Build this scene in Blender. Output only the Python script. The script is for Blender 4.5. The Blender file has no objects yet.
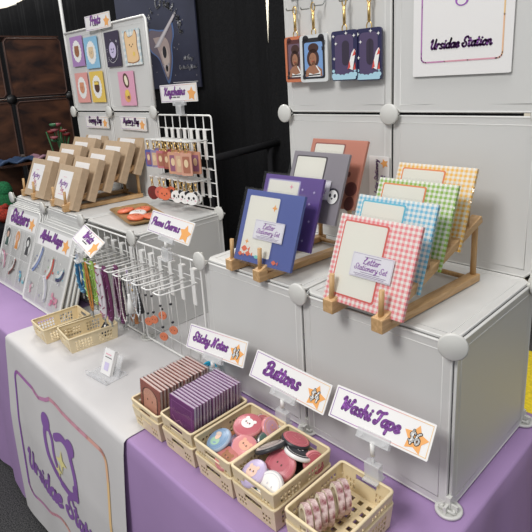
import bpy, bmesh, math, random
from mathutils import Vector, Matrix
random.seed(7)
SC = bpy.context.scene
COL = SC.collection
U = 0.365            # one shelf module (panel pitch) in metres
TZ = 0.74            # table top height
PI = math.pi

def W(x, y, z):      # module units above the table top -> world metres
    return Vector((x*U, y*U, z*U+TZ))

# ------------------------------------------------------------------ camera
cam_d = bpy.data.cameras.new('camera'); cam = bpy.data.objects.new('camera', cam_d); COL.objects.link(cam)
cam.location = W(3.0548, -2.2002, 2.2985)
cam.rotation_euler = (1.3014, 0.0599, 0.8035)
cam_d.sensor_width = 36; cam_d.lens = 522.5/532*36
cam_d.shift_x = (266-264.4)/532; cam_d.shift_y = (221.3-266)/532
cam_d.clip_start = 0.02; cam_d.clip_end = 200
SC.camera = cam
# ------------------------------------------------------------------ world and light
SC.view_settings.view_transform = 'Standard'; SC.view_settings.look = 'None'
SC.view_settings.gamma = 1.0; SC.view_settings.use_curve_mapping = False
SC.view_settings.exposure = 0.16
wd = bpy.data.worlds.new('hall_light'); SC.world = wd; wd.use_nodes = True
wd.node_tree.nodes['Background'].inputs[0].default_value = (0.98, 0.985, 1.0, 1)
wd.node_tree.nodes['Background'].inputs[1].default_value = 0.385
def area(name, loc, size, power, col=(1, .97, .93), target=None):
    d = bpy.data.lights.new(name, 'AREA'); d.shape = 'RECTANGLE'; d.size, d.size_y = size
    d.energy = power; d.color = col
    o = bpy.data.objects.new(name, d); COL.objects.link(o); o.location = loc
    if target is not None:
        o.rotation_euler = (Vector(target)-Vector(loc)).to_track_quat('-Z', 'Y').to_euler()
    return o
area('hall_ceiling_lamp', (0.35, -3.2, 4.3), (1.2, 1.2), 104, (1, .985, .965), (-.3, 0, .8))
area('hall_ceiling_lamp_far', (-4.5, 1.0, 5.2), (1.2, 1.2), 52, (1, .97, .93), (-2, .6, 1))
area('wall_fill_light', (-6, 3.2, 6.5), (3, 1), 420, (1, .96, .88), (-4, 6, 3))  # added fill, brightens the hall wall above the drape and in its gap
area('wall_fill_light_left', (-13, 1.5, 10.0), (3, 3), 1700, (1, .96, .88), (-19, 5.8, 3))  # added fill aimed at the far left stretch of hall wall
area('shelf_fill_light', (0.9, -.3, 4.6), (.9, .9), 34, (1, .98, .95), (-.4, .2, 1))  # added fill for the shelf tops and the left shelf's end panel

# ------------------------------------------------------------------ materials
MATS = {}
def nt(name):
    m = bpy.data.materials.new(name); m.use_nodes = True
    return m, m.node_tree.nodes, m.node_tree.links
def mat(name, col, rough=.55, noise=0.0, nscale=30, metal=0.0, bump=0.0, coat=0.0, col2=None, trans=0.0):
    if name in MATS: return MATS[name]
    m, n, l = nt(name); b = n['Principled BSDF']
    b.inputs['Base Color'].default_value = (*col, 1); b.inputs['Roughness'].default_value = rough
    b.inputs['Metallic'].default_value = metal; b.inputs['Coat Weight'].default_value = coat
    if noise or bump or col2:
        tc = n.new('ShaderNodeTexCoord'); tx = n.new('ShaderNodeTexNoise')
        tx.inputs['Scale'].default_value = nscale; tx.inputs['Detail'].default_value = 5
        l.new(tc.outputs['Object'], tx.inputs['Vector'])
        if noise or col2:
            mx = n.new('ShaderNodeMix'); mx.data_type = 'RGBA'
            c2 = col2 if col2 else tuple(min(1, c*(1-noise)) for c in col)
            mx.inputs[6].default_value = (*col, 1); mx.inputs[7].default_value = (*c2, 1)
            rp = n.new('ShaderNodeValToRGB'); rp.color_ramp.elements[0].position = .38; rp.color_ramp.elements[1].position = .64
            l.new(tx.outputs['Fac'], rp.inputs[0]); l.new(rp.outputs[0], mx.inputs[0]); l.new(mx.outputs[2], b.inputs['Base Color'])
        if bump:
            bp = n.new('ShaderNodeBump'); bp.inputs['Strength'].default_value = bump; bp.inputs['Distance'].default_value = .004
            l.new(tx.outputs['Fac'], bp.inputs['Height']); l.new(bp.outputs[0], b.inputs['Normal'])
    if trans:
        t = n.new('ShaderNodeBsdfTransparent'); mx = n.new('ShaderNodeMixShader'); mx.inputs[0].default_value = trans
        l.new(b.outputs[0], mx.inputs[1]); l.new(t.outputs[0], mx.inputs[2]); l.new(mx.outputs[0], n['Material Output'].inputs[0])
    if 'drape' in name or 'rustic' in name or 'cover' in name: b.inputs['Specular IOR Level'].default_value = .12
    MATS[name] = m
    return m
def clear(name, fac=.12, rough=.08, tint=(1, 1, 1), bump=.0, nscale=20):
    if name in MATS: return MATS[name]
    m, n, l = nt(name)
    n.remove(n['Principled BSDF'])
    t = n.new('ShaderNodeBsdfTransparent'); t.inputs[0].default_value = (*tint, 1)
    g = n.new('ShaderNodeBsdfGlossy'); g.inputs['Roughness'].default_value = rough
    lw = n.new('ShaderNodeLayerWeight'); lw.inputs[0].default_value = .25
    mt = n.new('ShaderNodeMath'); mt.operation = 'MULTIPLY_ADD'; mt.inputs[1].default_value = .6; mt.inputs[2].default_value = fac
    l.new(lw.outputs['Fresnel'], mt.inputs[0])
    mx = n.new('ShaderNodeMixShader'); l.new(mt.outputs[0], mx.inputs[0])
    l.new(t.outputs[0], mx.inputs[1]); l.new(g.outputs[0], mx.inputs[2]); l.new(mx.outputs[0], n['Material Output'].inputs[0])
    if bump:
        tc = n.new('ShaderNodeTexCoord'); tx = n.new('ShaderNodeTexNoise'); tx.inputs['Scale'].default_value = nscale
        tx.inputs['Detail'].default_value = 3
        l.new(tc.outputs['Object'], tx.inputs['Vector'])
        bp = n.new('ShaderNodeBump'); bp.inputs['Strength'].default_value = bump; bp.inputs['Distance'].default_value = .01
        l.new(tx.outputs['Fac'], bp.inputs['Height']); l.new(bp.outputs[0], g.inputs['Normal']); l.new(bp.outputs[0], lw.inputs['Normal'])
    MATS[name] = m
    return m
def gingham(name, col, freq=110., base=(.86, .85, .80)):
    m, n, l = nt(name); b = n['Principled BSDF']; b.inputs['Roughness'].default_value = .5
    tc = n.new('ShaderNodeTexCoord'); sp = n.new('ShaderNodeSeparateXYZ'); l.new(tc.outputs['Object'], sp.inputs[0])
    outs = []
    for ax in (0, 2):
        a = n.new('ShaderNodeMath'); a.operation = 'MULTIPLY'; a.inputs[1].default_value = freq; l.new(sp.outputs[ax], a.inputs[0])
        f = n.new('ShaderNodeMath'); f.operation = 'FRACT'; l.new(a.outputs[0], f.inputs[0])
        g = n.new('ShaderNodeMath'); g.operation = 'GREATER_THAN'; g.inputs[1].default_value = .5; l.new(f.outputs[0], g.inputs[0]); outs.append(g)
    s = n.new('ShaderNodeMath'); s.operation = 'ADD'; l.new(outs[0].outputs[0], s.inputs[0]); l.new(outs[1].outputs[0], s.inputs[1])
    h = n.new('ShaderNodeMath'); h.operation = 'MULTIPLY'; h.inputs[1].default_value = .5; l.new(s.outputs[0], h.inputs[0])
    mx = n.new('ShaderNodeMix'); mx.data_type = 'RGBA'; mx.inputs[6].default_value = (*base, 1); mx.inputs[7].default_value = (*col, 1)
    l.new(h.outputs[0], mx.inputs[0]); l.new(mx.outputs[2], b.inputs['Base Color'])
    return m
def wood(name, c1, c2, scale=8, rough=.5, stretch=(1, 12, 1)):
    if name in MATS: return MATS[name]
    m, n, l = nt(name); b = n['Principled BSDF']; b.inputs['Roughness'].default_value = rough
    tc = n.new('ShaderNodeTexCoord'); mp = n.new('ShaderNodeMapping'); mp.inputs['Scale'].default_value = stretch
    tx = n.new('ShaderNodeTexNoise'); tx.inputs['Scale'].default_value = scale; tx.inputs['Detail'].default_value = 6; tx.inputs['Distortion'].default_value = .6
    rp = n.new('ShaderNodeValToRGB'); rp.color_ramp.elements[0].color = (*c1, 1); rp.color_ramp.elements[1].color = (*c2, 1)
    rp.color_ramp.elements[0].position = .35; rp.color_ramp.elements[1].position = .68
    l.new(tc.outputs['Object'], mp.inputs[0]); l.new(mp.outputs[0], tx.inputs['Vector']); l.new(tx.outputs['Fac'], rp.inputs[0]); l.new(rp.outputs[0], b.inputs['Base Color'])
    MATS[name] = m
    return m

M_panel = mat('frosted_panel', (.68, .68, .665), .42, trans=.05)
M_rim = mat('panel_rim', (.73, .73, .71), .4)
M_conn = mat('connector_plastic', (.66, .66, .63), .35)
M_wire = mat('white_coated_wire', (.86, .86, .84), .3)
M_paper = mat('white_card', (.84, .83, .82), .5)
M_cream = mat('cream_paper', (.80, .79, .71), .6)
M_bamboo = wood('bamboo', (.50, .30, .13), (.66, .43, .22), 18, .45, (6, 1, 6))
M_dowel = wood('dowel_wood', (.46, .27, .11), (.60, .38, .18), 20, .45, (6, 6, 1))
M_purple = mat('purple_lettering', (.36, .12, .50), .5)
M_purple_d = mat('purple_outline', (.14, .035, .24), .5)
M_orange = mat('orange_star', (.88, .42, .13), .5)
M_black = mat('black_ink', (.02, .02, .025), .5)
M_white = mat('white_ink', (.9, .9, .88), .5)
M_pink = mat('pink_ink', (.80, .36, .46), .5)
M_basket = mat('cream_plastic', (.79, .66, .43), .42, noise=.06)
M_gold = mat('gold_clasp', (.78, .55, .22), .28, metal=.9)
M_clear = clear('clear_plastic')
M_sleeve = clear('cello_sleeve', .05, .12, bump=.45, nscale=18)
M_acryl = mat('acrylic_clip', (.78, .79, .80), .12, trans=.55)
M_kraft = mat('kraft_board', (.52, .385, .255), .7, noise=.08, nscale=60)
M_darkwire = mat('steel_hook', (.35, .36, .35), .35, metal=.7)

# ------------------------------------------------------------------ mesh builder (module units)
class MB:
    def __init__(s): s.bm = bmesh.new(); s.mats = []
    def mi(s, m):
        if m is None: return 0
        if m not in s.mats: s.mats.append(m)
        return s.mats.index(m)
    def face(s, vs, m=None):
        try: f = s.bm.faces.new(vs)
        except ValueError: return None
        f.material_index = s.mi(m); return f
    def box(s, a, b, m=None, M=None, bev=0):
        x0, y0, z0 = a; x1, y1, z1 = b
        co = [(x0,y0,z0),(x1,y0,z0),(x1,y1,z0),(x0,y1,z0),(x0,y0,z1),(x1,y0,z1),(x1,y1,z1),(x0,y1,z1)]
        v = [s.bm.verts.new((M @ Vector(c)) if M else c) for c in co]
        fs = [s.face([v[i] for i in q], m) for q in ((0,3,2,1),(4,5,6,7),(0,1,5,4),(1,2,6,5),(2,3,7,6),(3,0,4,7))]
        if bev:
            es = list({e for f in fs for e in f.edges})
            r = bmesh.ops.bevel(s.bm, geom=es, offset=bev, segments=2, affect='EDGES', profile=.6)
            k = s.mi(m)
            for f in r['faces']: f.material_index = k
    def tube(s, pts, r, m=None, n=8, closed=False, caps=True, flat=1.0, up=None):
        pts = [Vector(p) for p in pts]; N = len(pts); rings = []
        prev = None
        for i, p in enumerate(pts):
            if closed: t = pts[(i+1) % N]-pts[i-1]
            else: t = pts[min(i+1, N-1)]-pts[max(i-1, 0)]
            if t.length < 1e-9: t = Vector((0, 0, 1))
            t.normalize()
            ref = Vector(up) if up else (prev if prev is not None else (Vector((0, 0, 1)) if abs(t.z) < .9 else Vector((1, 0, 0))))
            a = ref - t*ref.dot(t)
            if a.length < 1e-6: a = t.orthogonal()
            a.normalize(); b = t.cross(a); prev = a
            rr = r[i] if isinstance(r, (list, tuple)) else r
            rings.append([s.bm.verts.new(p + a*math.cos(2*PI*k/n)*rr*flat + b*math.sin(2*PI*k/n)*rr) for k in range(n)])
        M_ = N if closed else N-1
        for i in range(M_):
            A, B = rings[i], rings[(i+1) % N]
            for k in range(n): f = s.face([A[k], A[(k+1) % n], B[(k+1) % n], B[k]], m); f and setattr(f, 'smooth', True)
        if caps and not closed: s.face(rings[0][::-1], m); s.face(rings[-1], m)
    def lathe(s, prof, m=None, n=24, M=None, smooth=True):     # prof: (r, h) around local z
        rings = []
        for r, h in prof:
            if r < 1e-6:
                c = Vector((0, 0, h)); rings.append([s.bm.verts.new(M @ c if M else c)])
            else:
                rr = []
                for k in range(n):
                    c = Vector((r*math.cos(2*PI*k/n), r*math.sin(2*PI*k/n), h)); rr.append(s.bm.verts.new(M @ c if M else c))
                rings.append(rr)
        for A, B in zip(rings, rings[1:]):
            for k in range(n):
                k2 = (k+1) % n
                if len(A) == 1 and len(B) == 1: continue
                if len(A) == 1: f = s.face([A[0], B[k2], B[k]], m)
                elif len(B) == 1: f = s.face([A[k], A[k2], B[0]], m)
                else: f = s.face([A[k], A[k2], B[k2], B[k]], m)
                if f: f.smooth = smooth
    def poly(s, pts, y=0, m=None, th=0):                       # flat polygon in local XZ facing -y
        v = [s.bm.verts.new((x, y, z)) for x, z in pts]
        s.face(v, m)
        if th:
            v2 = [s.bm.verts.new((x, y+th, z)) for x, z in pts]; s.face(v2[::-1], m)
            for i in range(len(v)):
                j = (i+1) % len(v); s.face([v[i], v2[i], v2[j], v[j]], m)
    def ell(s, cx, cz, rx, rz, y=0, m=None, n=24, th=0, rot=0):
        c, q = math.cos(rot), math.sin(rot)
        P = []
        for k in range(n):
            a, b = rx*math.cos(2*PI*k/n), rz*math.sin(2*PI*k/n); P.append((cx+a*c-b*q, cz+a*q+b*c))
        s.poly(P, y, m, th)
    def rrect(s, x0, z0, x1, z1, r, y=0, m=None, th=0):
        P = []
        for cx, cz, a0 in ((x1-r, z1-r, 0), (x0+r, z1-r, 90), (x0+r, z0+r, 180), (x1-r, z0+r, 270)):
            for k in range(5):
                a = math.radians(a0+k*22.5); P.append((cx+r*math.cos(a), cz+r*math.sin(a)))
        s.poly(P, y, m, th)
    def star(s, cx, cz, R, y=0, m=None, r=.52, n=5, rot=0, th=0):
        s.poly([(cx+(R if k % 2 == 0 else R*r)*math.sin(PI*k/n+rot), cz+(R if k % 2 == 0 else R*r)*math.cos(PI*k/n+rot)) for k in range(2*n)], y, m, th)
    def line(s, pts, w, y=0, m=None, closed=False):            # printed line as a ribbon in XZ
        P = [Vector((a, b)) for a, b in pts]; N = len(P); L = []
        for i in range(N):
            t = (P[(i+1) % N]-P[i-1]) if closed else (P[min(i+1, N-1)]-P[max(i-1, 0)])
            if t.length < 1e-9: t = Vector((1, 0))
            t.normalize(); nn = Vector((-t.y, t.x))*w/2
            L.append((s.bm.verts.new((P[i].x+nn.x, y, P[i].y+nn.y)), s.bm.verts.new((P[i].x-nn.x, y, P[i].y-nn.y))))
        for i in range(N if closed else N-1):
            a, b = L[i], L[(i+1) % N]; s.face([a[0], b[0], b[1], a[1]], m)
        if not closed:
            for e in (0, -1): s.ell(P[e].x, P[e].y, w/2, w/2, y, m, 8)
    def build(s, name, m=None, parent=None, loc=None, rot=None, smooth=False, solid=0, subd=0):
        me = bpy.data.meshes.new(name)
        if m is not None and m not in s.mats: s.mats.insert(0, m) if not s.mats else s.mats.append(m)
        bmesh.ops.scale(s.bm, vec=(U, U, U), verts=s.bm.verts)
        s.bm.to_mesh(me); s.bm.free()
        for x in s.mats: me.materials.append(x)
        o = bpy.data.objects.new(name, me); COL.objects.link(o)
        if parent is not None: o.parent = parent
        if loc is not None: o.location = (Vector(loc)*U) if parent is not None else W(*loc)
        if rot is not None: o.rotation_euler = rot
        if smooth:
            for p in me.polygons: p.use_smooth = True
        if solid:
            md = o.modifiers.new('thick', 'SOLIDIFY'); md.thickness = solid*U; md.offset = 0
        if subd:
            md = o.modifiers.new('sub', 'SUBSURF'); md.levels = subd; md.render_levels = subd
        return o
def tag(o, label, cat, group=None, kind=None):
    if label: o['label'] = label
    if cat: o['category'] = cat
    if group: o['group'] = group
    if kind: o['kind'] = kind
    return o
def rotm(tilt=0, roll=0, yaw=0):
    d = math.radians
    return (Matrix.Rotation(d(yaw), 3, 'Z') @ Matrix.Rotation(d(tilt), 3, 'X') @ Matrix.Rotation(d(roll), 3, 'Y')).to_euler()
def thing(name, label, cat, loc, rot=(0, 0, 0), group=None):
    o = bpy.data.objects.new(name, None); o.empty_display_size = .02; COL.objects.link(o)
    o.location = W(*loc); o.rotation_euler = rot
    return tag(o, label, cat, group)
def copy_tree(o, parent=None):
    c = o.copy(); COL.objects.link(c)
    if parent is not None: c.parent = parent
    for ch in list(o.children): copy_tree(ch, c)
    return c

# ------------------------------------------------------------------ brush-script lettering
G = {
 'a': (1.0, [[(.78,.78),(.5,1),(.15,.75),(.1,.3),(.38,0),(.7,.35),(.82,1)],[(.82,1),(.74,.35),(.85,.02),(1.05,.2)]]),
 'b': (.98, [[(.12,1.9),(.1,1.),(.1,.35),(.4,0),(.78,.25),(.8,.75),(.5,1),(.15,.65)]]),
 'c': (.85, [[(.72,.8),(.45,1),(.12,.7),(.12,.25),(.42,0),(.85,.25)]]),
 'd': (1.0, [[(.78,.78),(.5,1),(.15,.75),(.1,.3),(.38,0),(.7,.35),(.85,1.9)],[(.85,1.9),(.76,.35),(.87,.02),(1.05,.2)]]),
 'e': (.85, [[(.15,.45),(.6,.6),(.65,.9),(.4,1),(.12,.7),(.12,.25),(.42,0),(.85,.25)]]),
 'g': (1.0, [[(.78,.78),(.5,1),(.15,.75),(.1,.3),(.38,.05),(.75,.4),(.82,1)],[(.82,1),(.75,-.4),(.4,-.85),(.05,-.6),(.4,-.2),(1.0,.2)]]),
 'h': (1.0, [[(.12,0),(.12,1.),(.2,1.9)],[(.13,.5),(.4,.95),(.7,.85),(.7,.15),(.85,.0),(1.02,.2)]]),
 'i': (.5, [[(.2,1),(.15,.25),(.28,0),(.5,.2)],[(.26,1.45),(.28,1.5)]]),
 'k': (.95, [[(.12,0),(.12,1.),(.2,1.9)],[(.15,.45),(.55,1.0),(.6,.75),(.2,.5)],[(.25,.5),(.6,.1),(.78,.0),(.98,.2)]]),
 'l': (.5, [[(.15,.2),(.35,1.2),(.3,1.9),(.12,1.5),(.12,.3),(.28,0),(.52,.2)]]),
 'm': (1.4, [[(.1,0),(.12,1)],[(.12,.5),(.35,.97),(.55,.85),(.56,.05)],[(.56,.5),(.8,.97),(1.02,.85),(1.02,.2),(1.15,0),(1.38,.2)]]),
 'n': (1.0, [[(.1,0),(.12,1)],[(.12,.5),(.4,.97),(.66,.85),(.66,.2),(.8,0),(1.02,.2)]]),
 'o': (.92, [[(.45,1),(.12,.7),(.12,.25),(.42,0),(.75,.3),(.72,.8),(.45,1),(.5,.85),(.95,.85)]]),
 'p': (.98, [[(.12,1),(.1,0),(.08,-.8)],[(.12,.65),(.45,1),(.8,.7),(.75,.2),(.45,0),(.13,.25)]]),
 'r': (.75, [[(.1,0),(.12,1)],[(.12,.5),(.3,.9),(.5,1),(.7,.85)]]),
 's': (.8, [[(.1,.1),(.5,.02),(.62,.3),(.3,.6),(.25,.85),(.5,1.02),(.68,.9)]]),
 't': (.65, [[(.28,1.6),(.2,.3),(.35,0),(.65,.2)],[(0,1.08),(.58,1.12)]]),
 'u': (1.0, [[(.12,1),(.1,.3),(.35,0),(.68,.3),(.75,1)],[(.75,1),(.7,.3),(.84,0),(1.02,.2)]]),
 'v': (.85, [[(.1,1),(.35,.0),(.72,.95)]]),
 'y': (.98, [[(.12,1),(.12,.4),(.38,.15),(.7,.45),(.78,1)],[(.78,1),(.7,-.4),(.38,-.85),(.05,-.6),(.4,-.2),(1.0,.2)]]),
 'S': (1.2, [[(.1,.3),(.5,0),(.95,.3),(.8,.8),(.35,1.2),(.4,1.75),(.85,1.95),(1.15,1.6)],[(.1,.3),(.0,.65),(.3,.7)]]),
 'N': (1.6, [[(.0,.2),(.25,0),(.4,.9),(.5,1.9)],[(.5,1.9),(.8,.8),(1.0,.0)],[(1.0,0),(1.1,1.2),(1.4,1.9),(1.6,1.7)]]),
 'B': (1.25, [[(.3,1.7),(.25,.6),(.1,.0)],[(.0,1.5),(.5,1.95),(1.1,1.75),(.9,1.15),(.4,1.05)],[(.5,1.05),(1.15,.9),(1.1,.2),(.5,-.05),(.0,.25),(.15,.5)]]),
 'W': (1.8, [[(.0,1.5),(.2,1.9),(.35,1.5),(.4,.05)],[(.4,.05),(.8,.8),(.95,1.6)],[(.95,1.6),(.95,.8),(1.05,.05)],[(1.05,.05),(1.5,1.0),(1.65,1.9),(1.85,1.7)]]),
 'T': (1.2, [[(.0,1.45),(.2,1.85),(.7,1.75),(1.3,1.95)],[(.75,1.75),(.6,.6),(.35,.0),(.05,.15),(.15,.4)]]),
 'P': (1.2, [[(.35,1.7),(.3,.6),(.15,-.1)],[(.0,1.2),(.15,1.75),(.7,1.98),(1.15,1.6),(.95,1.0),(.4,.85)]]),
 'C': (1.15, [[(1.0,1.45),(.9,1.85),(.5,1.85),(.12,1.2),(.15,.4),(.5,0),(.9,.1),(1.15,.4)]]),
 'K': (1.3, [[(.0,1.5),(.3,1.9),(.3,.8),(.15,.0)],[(1.15,1.8),(.8,1.2),(.35,.95)],[(.45,.95),(.8,.3),(1.05,0),(1.3,.2)]]),
 'U': (1.3, [[(.0,1.5),(.25,1.9),(.3,1.4),(.2,.5),(.5,0),(.9,.5),(1.05,1.9)],[(1.05,1.9),(.98,.5),(1.1,0),(1.3,.2)]]),
 'L': (1.15, [[(.05,.9),(.5,1.2),(.75,1.8),(.5,1.9),(.35,1.),(.05,.1),(.4,.15),(.8,0),(1.15,.25)]]),
 'D': (1.3, [[(.35,1.7),(.3,.6),(.1,.05),(.6,-.02),(1.15,.5),(1.1,1.4),(.6,1.95),(.05,1.75),(0,1.4)]]),
 'A': (1.35, [[(.0,.3),(.2,0),(.55,.9),(.95,1.9)],[(.95,1.9),(.95,.6),(1.1,0),(1.35,.25)],[(.4,.65),(1.0,.75)]]),
 'M': (1.8, [[(.0,.2),(.2,0),(.35,1.),(.5,1.9)],[(.5,1.9),(.7,1.0),(.85,.3)],[(.85,.3),(1.05,1.2),(1.35,1.9)],[(1.35,1.9),(1.35,.7),(1.5,0),(1.75,.2)]]),
 '$': (.9, [[(.1,.35),(.45,.15),(.75,.5),(.4,.95),(.15,1.3),(.5,1.7),(.8,1.5)],[(.45,1.95),(.45,-.1)]]),
 '6': (.9, [[(.7,1.75),(.3,1.4),(.12,.6),(.4,.05),(.75,.35),(.6,.9),(.2,.7)]]),
 '5': (.9, [[(.75,1.8),(.25,1.8),(.2,1.1),(.6,1.15),(.75,.5),(.4,.05),(.1,.25)]]),
 '4': (.9, [[(.5,1.8),(.1,.7),(.8,.7)],[(.6,1.1),(.58,0)]]),
 '2': (.9, [[(.12,1.4),(.4,1.8),(.72,1.4),(.4,.7),(.1,.1),(.8,.1)]]),
}
def crom(P, k=5):
    if len(P) < 3: return P
    out = []
    Q = [P[0]]+list(P)+[P[-1]]
    for i in range(1, len(Q)-2):
        a, b, c, d = Q[i-1], Q[i], Q[i+1], Q[i+2]
        for j in range(k):
            t = j/k
            out.append(tuple(.5*((2*b[q])+(-a[q]+c[q])*t+(2*a[q]-5*b[q]+4*c[q]-d[q])*t*t+(-a[q]+3*b[q]-3*c[q]+d[q])*t**3) for q in (0, 1)))
    out.append(P[-1])
    return out
def strokes(text, slant=.25):
    x = 0; out = []
    for ch in text:
        if ch == ' ': x += .55; continue
        w, st = G[ch]
        for s_ in st: out.append([(x+px+py*slant, py) for px, py in crom(s_)])
        x += w+.06
    return out, x
def script(mb, text, cx, cz, width, y, m, pen=.3, slant=.25, rot=0, k=None):
    st, tw = strokes(text, slant); s = width/(tw+.3)
    c, q = math.cos(rot), math.sin(rot)
    for P in st:
        R = []
        for px, pz in P:
            a, b = (px-tw/2-.15)*s, (pz-.75)*s
            R.append((cx+a*c-b*q, cz+a*q+b*c))
        mb.line(R, pen*s, y, m)
        for e in R[::2]: mb.ell(e[0], e[1], pen*s/2, pen*s/2, y, m, 7)

# ------------------------------------------------------------------ the setting
M_carpet = mat('dark_carpet', (.012, .012, .014), .95, nscale=220, col2=(.10, .10, .10), bump=.4)
fl = MB(); fl.box((-30, -12, -2.06), (20, 40, -2.03)); o = fl.build('floor', M_carpet, None, (0, 0, 0)); tag(o, None, None, kind='structure')
M_yellow = mat('yellow_aisle_carpet', (.80, .62, .02), .9, noise=.25, nscale=60, bump=.2)
ac = MB(); ac.box((-2, 3.1, -2.03), (6, 5.6, -2.015)); o = ac.build('floor_yellow', M_yellow, None, (0, 0, 0)); tag(o, None, None, kind='structure')
M_hall = mat('hall_wall_paint', (.86, .80, .68), .8, noise=.04, nscale=3)
hw = MB(); hw.box((-110, 16, -2.03), (-1.2, 16.2, 24)); o = hw.build('wall_back', M_hall, None, (0, 0, 0)); tag(o, None, None, kind='structure')

def ripple_cloth(name, x0, x1, z0, z1, yfn, m, label=None, cat=None, nx=160, nz=12, cut=None, kind=None):
    mb = MB(); g = []
    for i in range(nx+1):
        row = []
        for j in range(nz+1):
            t = j/nz; z = z0+(z1-z0)*t
            a0, a1 = (x0(t) if callable(x0) else x0), (x1(t) if callable(x1) else x1)
            x = a0+(a1-a0)*i/nx
            row.append(mb.bm.verts.new((x, yfn(x, t), z)))
        g.append(row)
    for i in range(nx):
        for j in range(nz): mb.face([g[i][j], g[i+1][j], g[i+1][j+1], g[i][j+1]])
    o = mb.build(name, m, None, (0, 0, 0), smooth=True, solid=.006)
    return tag(o, label, cat, kind=kind)
M_drape = mat('black_drape', (.015, .0152, .0165), .9, noise=.3, nscale=120)
def dy(x, t): return 2.5+.05*math.sin(x*5)+.02*math.sin(x*13+1.3)+.008*math.sin(x*31)+.03*(1-t)*math.sin(x*3)
ripple_cloth('black_drape', -16, lambda t: -1.655-.0-.035*0, -2.0, 4.17, dy, M_drape, 'black pleated drape running far to the left behind the prints wall', 'curtain', nx=420)
ripple_cloth('black_drape', lambda t: -1.665+max(0, (t-.73))*.50, 1.32, -2.0, 4.17, dy, M_drape, 'black drape hanging between the print wall and the phone case wall', 'curtain', nx=120)
rp = MB(); rp.tube([(-16, 2.70, 4.22), (1.35, 2.70, 4.22)], .03, n=10); 
for px in (-12, -7.5, -2.9, 1.33): rp.tube([(px, 2.70, -2.03), (px, 2.70, 4.24)], .03, n=10)
tag(rp.build('drape_frame', mat('aluminium_pipe', (.5, .5, .5), .4, metal=.8), None, (0, 0, 0)), 'aluminium pipe frame that the black drapes hang from', 'frame')
sp = MB(); sp.tube([(-1.6, 1.35, 1.44), (-1.6, 2.45, 1.50)], .045, n=12); sp.tube([(-1.6, 1.35, -2.03), (-1.6, 1.35, 1.46)], .03, n=10); sp.tube([(-1.6,2.3,1.45),(-1.6,2.3,-2.03)],.03,n=10)
tag(sp.build('side_rail', mat('black_cover_tube', (.018, .018, .02), .9), None, (0, 0, 0)), 'black horizontal rail on uprights in the dark gap before the drape', 'rail')

# distant dark table beyond the yellow aisle
dt = thing('display_table', 'dark distant table at the right edge beyond the yellow aisle carpet', 'table', (1.2, 6.6, -2.03))
b = MB(); b.box((-1.5, -.6, 1.85), (2.5, .6, 1.95), bev=.02); b.build('tabletop', mat('dark_green_cloth', (.05, .07, .05), .8), dt)
for sx in (-1.3, 2.3):
    for sy in (-.5, .5):
        b = MB(); b.box((sx-.05, sy-.05, 0), (sx+.05, sy+.05, 1.86)); b.build('leg', mat('black_metal', (.02, .02, .02), .5), dt)
b = MB(); b.box((-1.4, -.5, .5), (2.4, .5, .58)); b.build('shelf', mat('dark_shelf', (.10, .07, .04), .6), dt)

# ------------------------------------------------------------------ table and cloths
M_cloth = mat('purple_tablecloth', (.385, .25, .48), .8, noise=.05, nscale=6)
M_run = mat('white_runner', (.63, .615, .615), .75, noise=.03, nscale=8)
TX0, TX1, TY0, TY1 = -4.35, 2.12, -.885, 1.14
tb = thing('folding_table', 'long folding table hidden under the purple tablecloth', 'table', (0, 0, -2.03))
b = MB(); b.box((TX0+.03, TY0+.04, 1.94), (TX1-.03, TY1-.04, 2.012), bev=.01); b.build('tabletop', mat('table_grey', (.4, .4, .4), .5), tb)
for lx in (TX0+.4, TX1-.4):
    for ly in (TY0+.25, TY1-.25):
        b = MB(); b.tube([(lx, ly, 0), (lx, ly, 1.95)], .035, n=10); b.build('leg', mat('table_leg', (.2, .2, .2), .4, metal=.6), tb)
def cloth_mesh():
    mb = MB()
    # top grid
    def prof(s, side):     # outline point at angle parameter, with drop d
        pass
    pts = []
    n1, n2 = 90, 36
    for i in range(n1): pts.append((TX0+(TX1-TX0)*i/n1, TY0, 0, -1))
    for i in range(n2): pts.append((TX1, TY0+(TY1-TY0)*i/n2, 1, 0))
    for i in range(n1): pts.append((TX1-(TX1-TX0)*i/n1, TY1, 0, 1))
    for i in range(n2): pts.append((TX0, TY1-(TY1-TY0)*i/n2, -1, 0))
    N = len(pts); rings = []
    for d, out in ((0, -.018), (.006, -.006), (.018, 0), (.12, .012), (.4, .03), (.8, .05), (1.2, .065), (1.6, .08), (1.98, .09)):
        ring = []
        for k, (x, y, nx, ny) in enumerate(pts):
            amp = .035*min(1, d/1.2)
            wv = amp*(math.sin(k*.55)+.6*math.sin(k*.23+1)+.4*math.sin(k*1.1+2))*(1.6 if nx > 0 else .6)
            if k in (0, n1, n1+n2, 2*n1+n2):
                cx = 1 if k in (n1, n1+n2) else -1; cy = -1 if k in (0, n1) else 1
                e = out+.12*d*(.8 if cx > 0 else .3)
                ring.append(mb.bm.verts.new((x+cx*e, y+cy*e, -d)))
            else:
                near = min(abs(k-c) for c in (0, n1, n1+n2, 2*n1+n2, N)); e = out+wv*min(1, near/4)+ (.12*d*(.8 if (x > 0) else .3))*max(0, 1-near/4.)
                ring.append(mb.bm.verts.new((x+nx*e, y+ny*e, -d)))
        rings.append(ring)
    mb.face(rings[0])
    for A, B in zip(rings, rings[1:]):
        for k in range(N):
            f = mb.face([A[k], B[k], B[(k+1) % N], A[(k+1) % N]])
            if f: f.smooth = True
    return mb
o = cloth_mesh().build('tablecloth', M_cloth, None, (0, 0, 0)); tag(o, 'purple tablecloth covering the long table down to the carpet', 'tablecloth')
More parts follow.
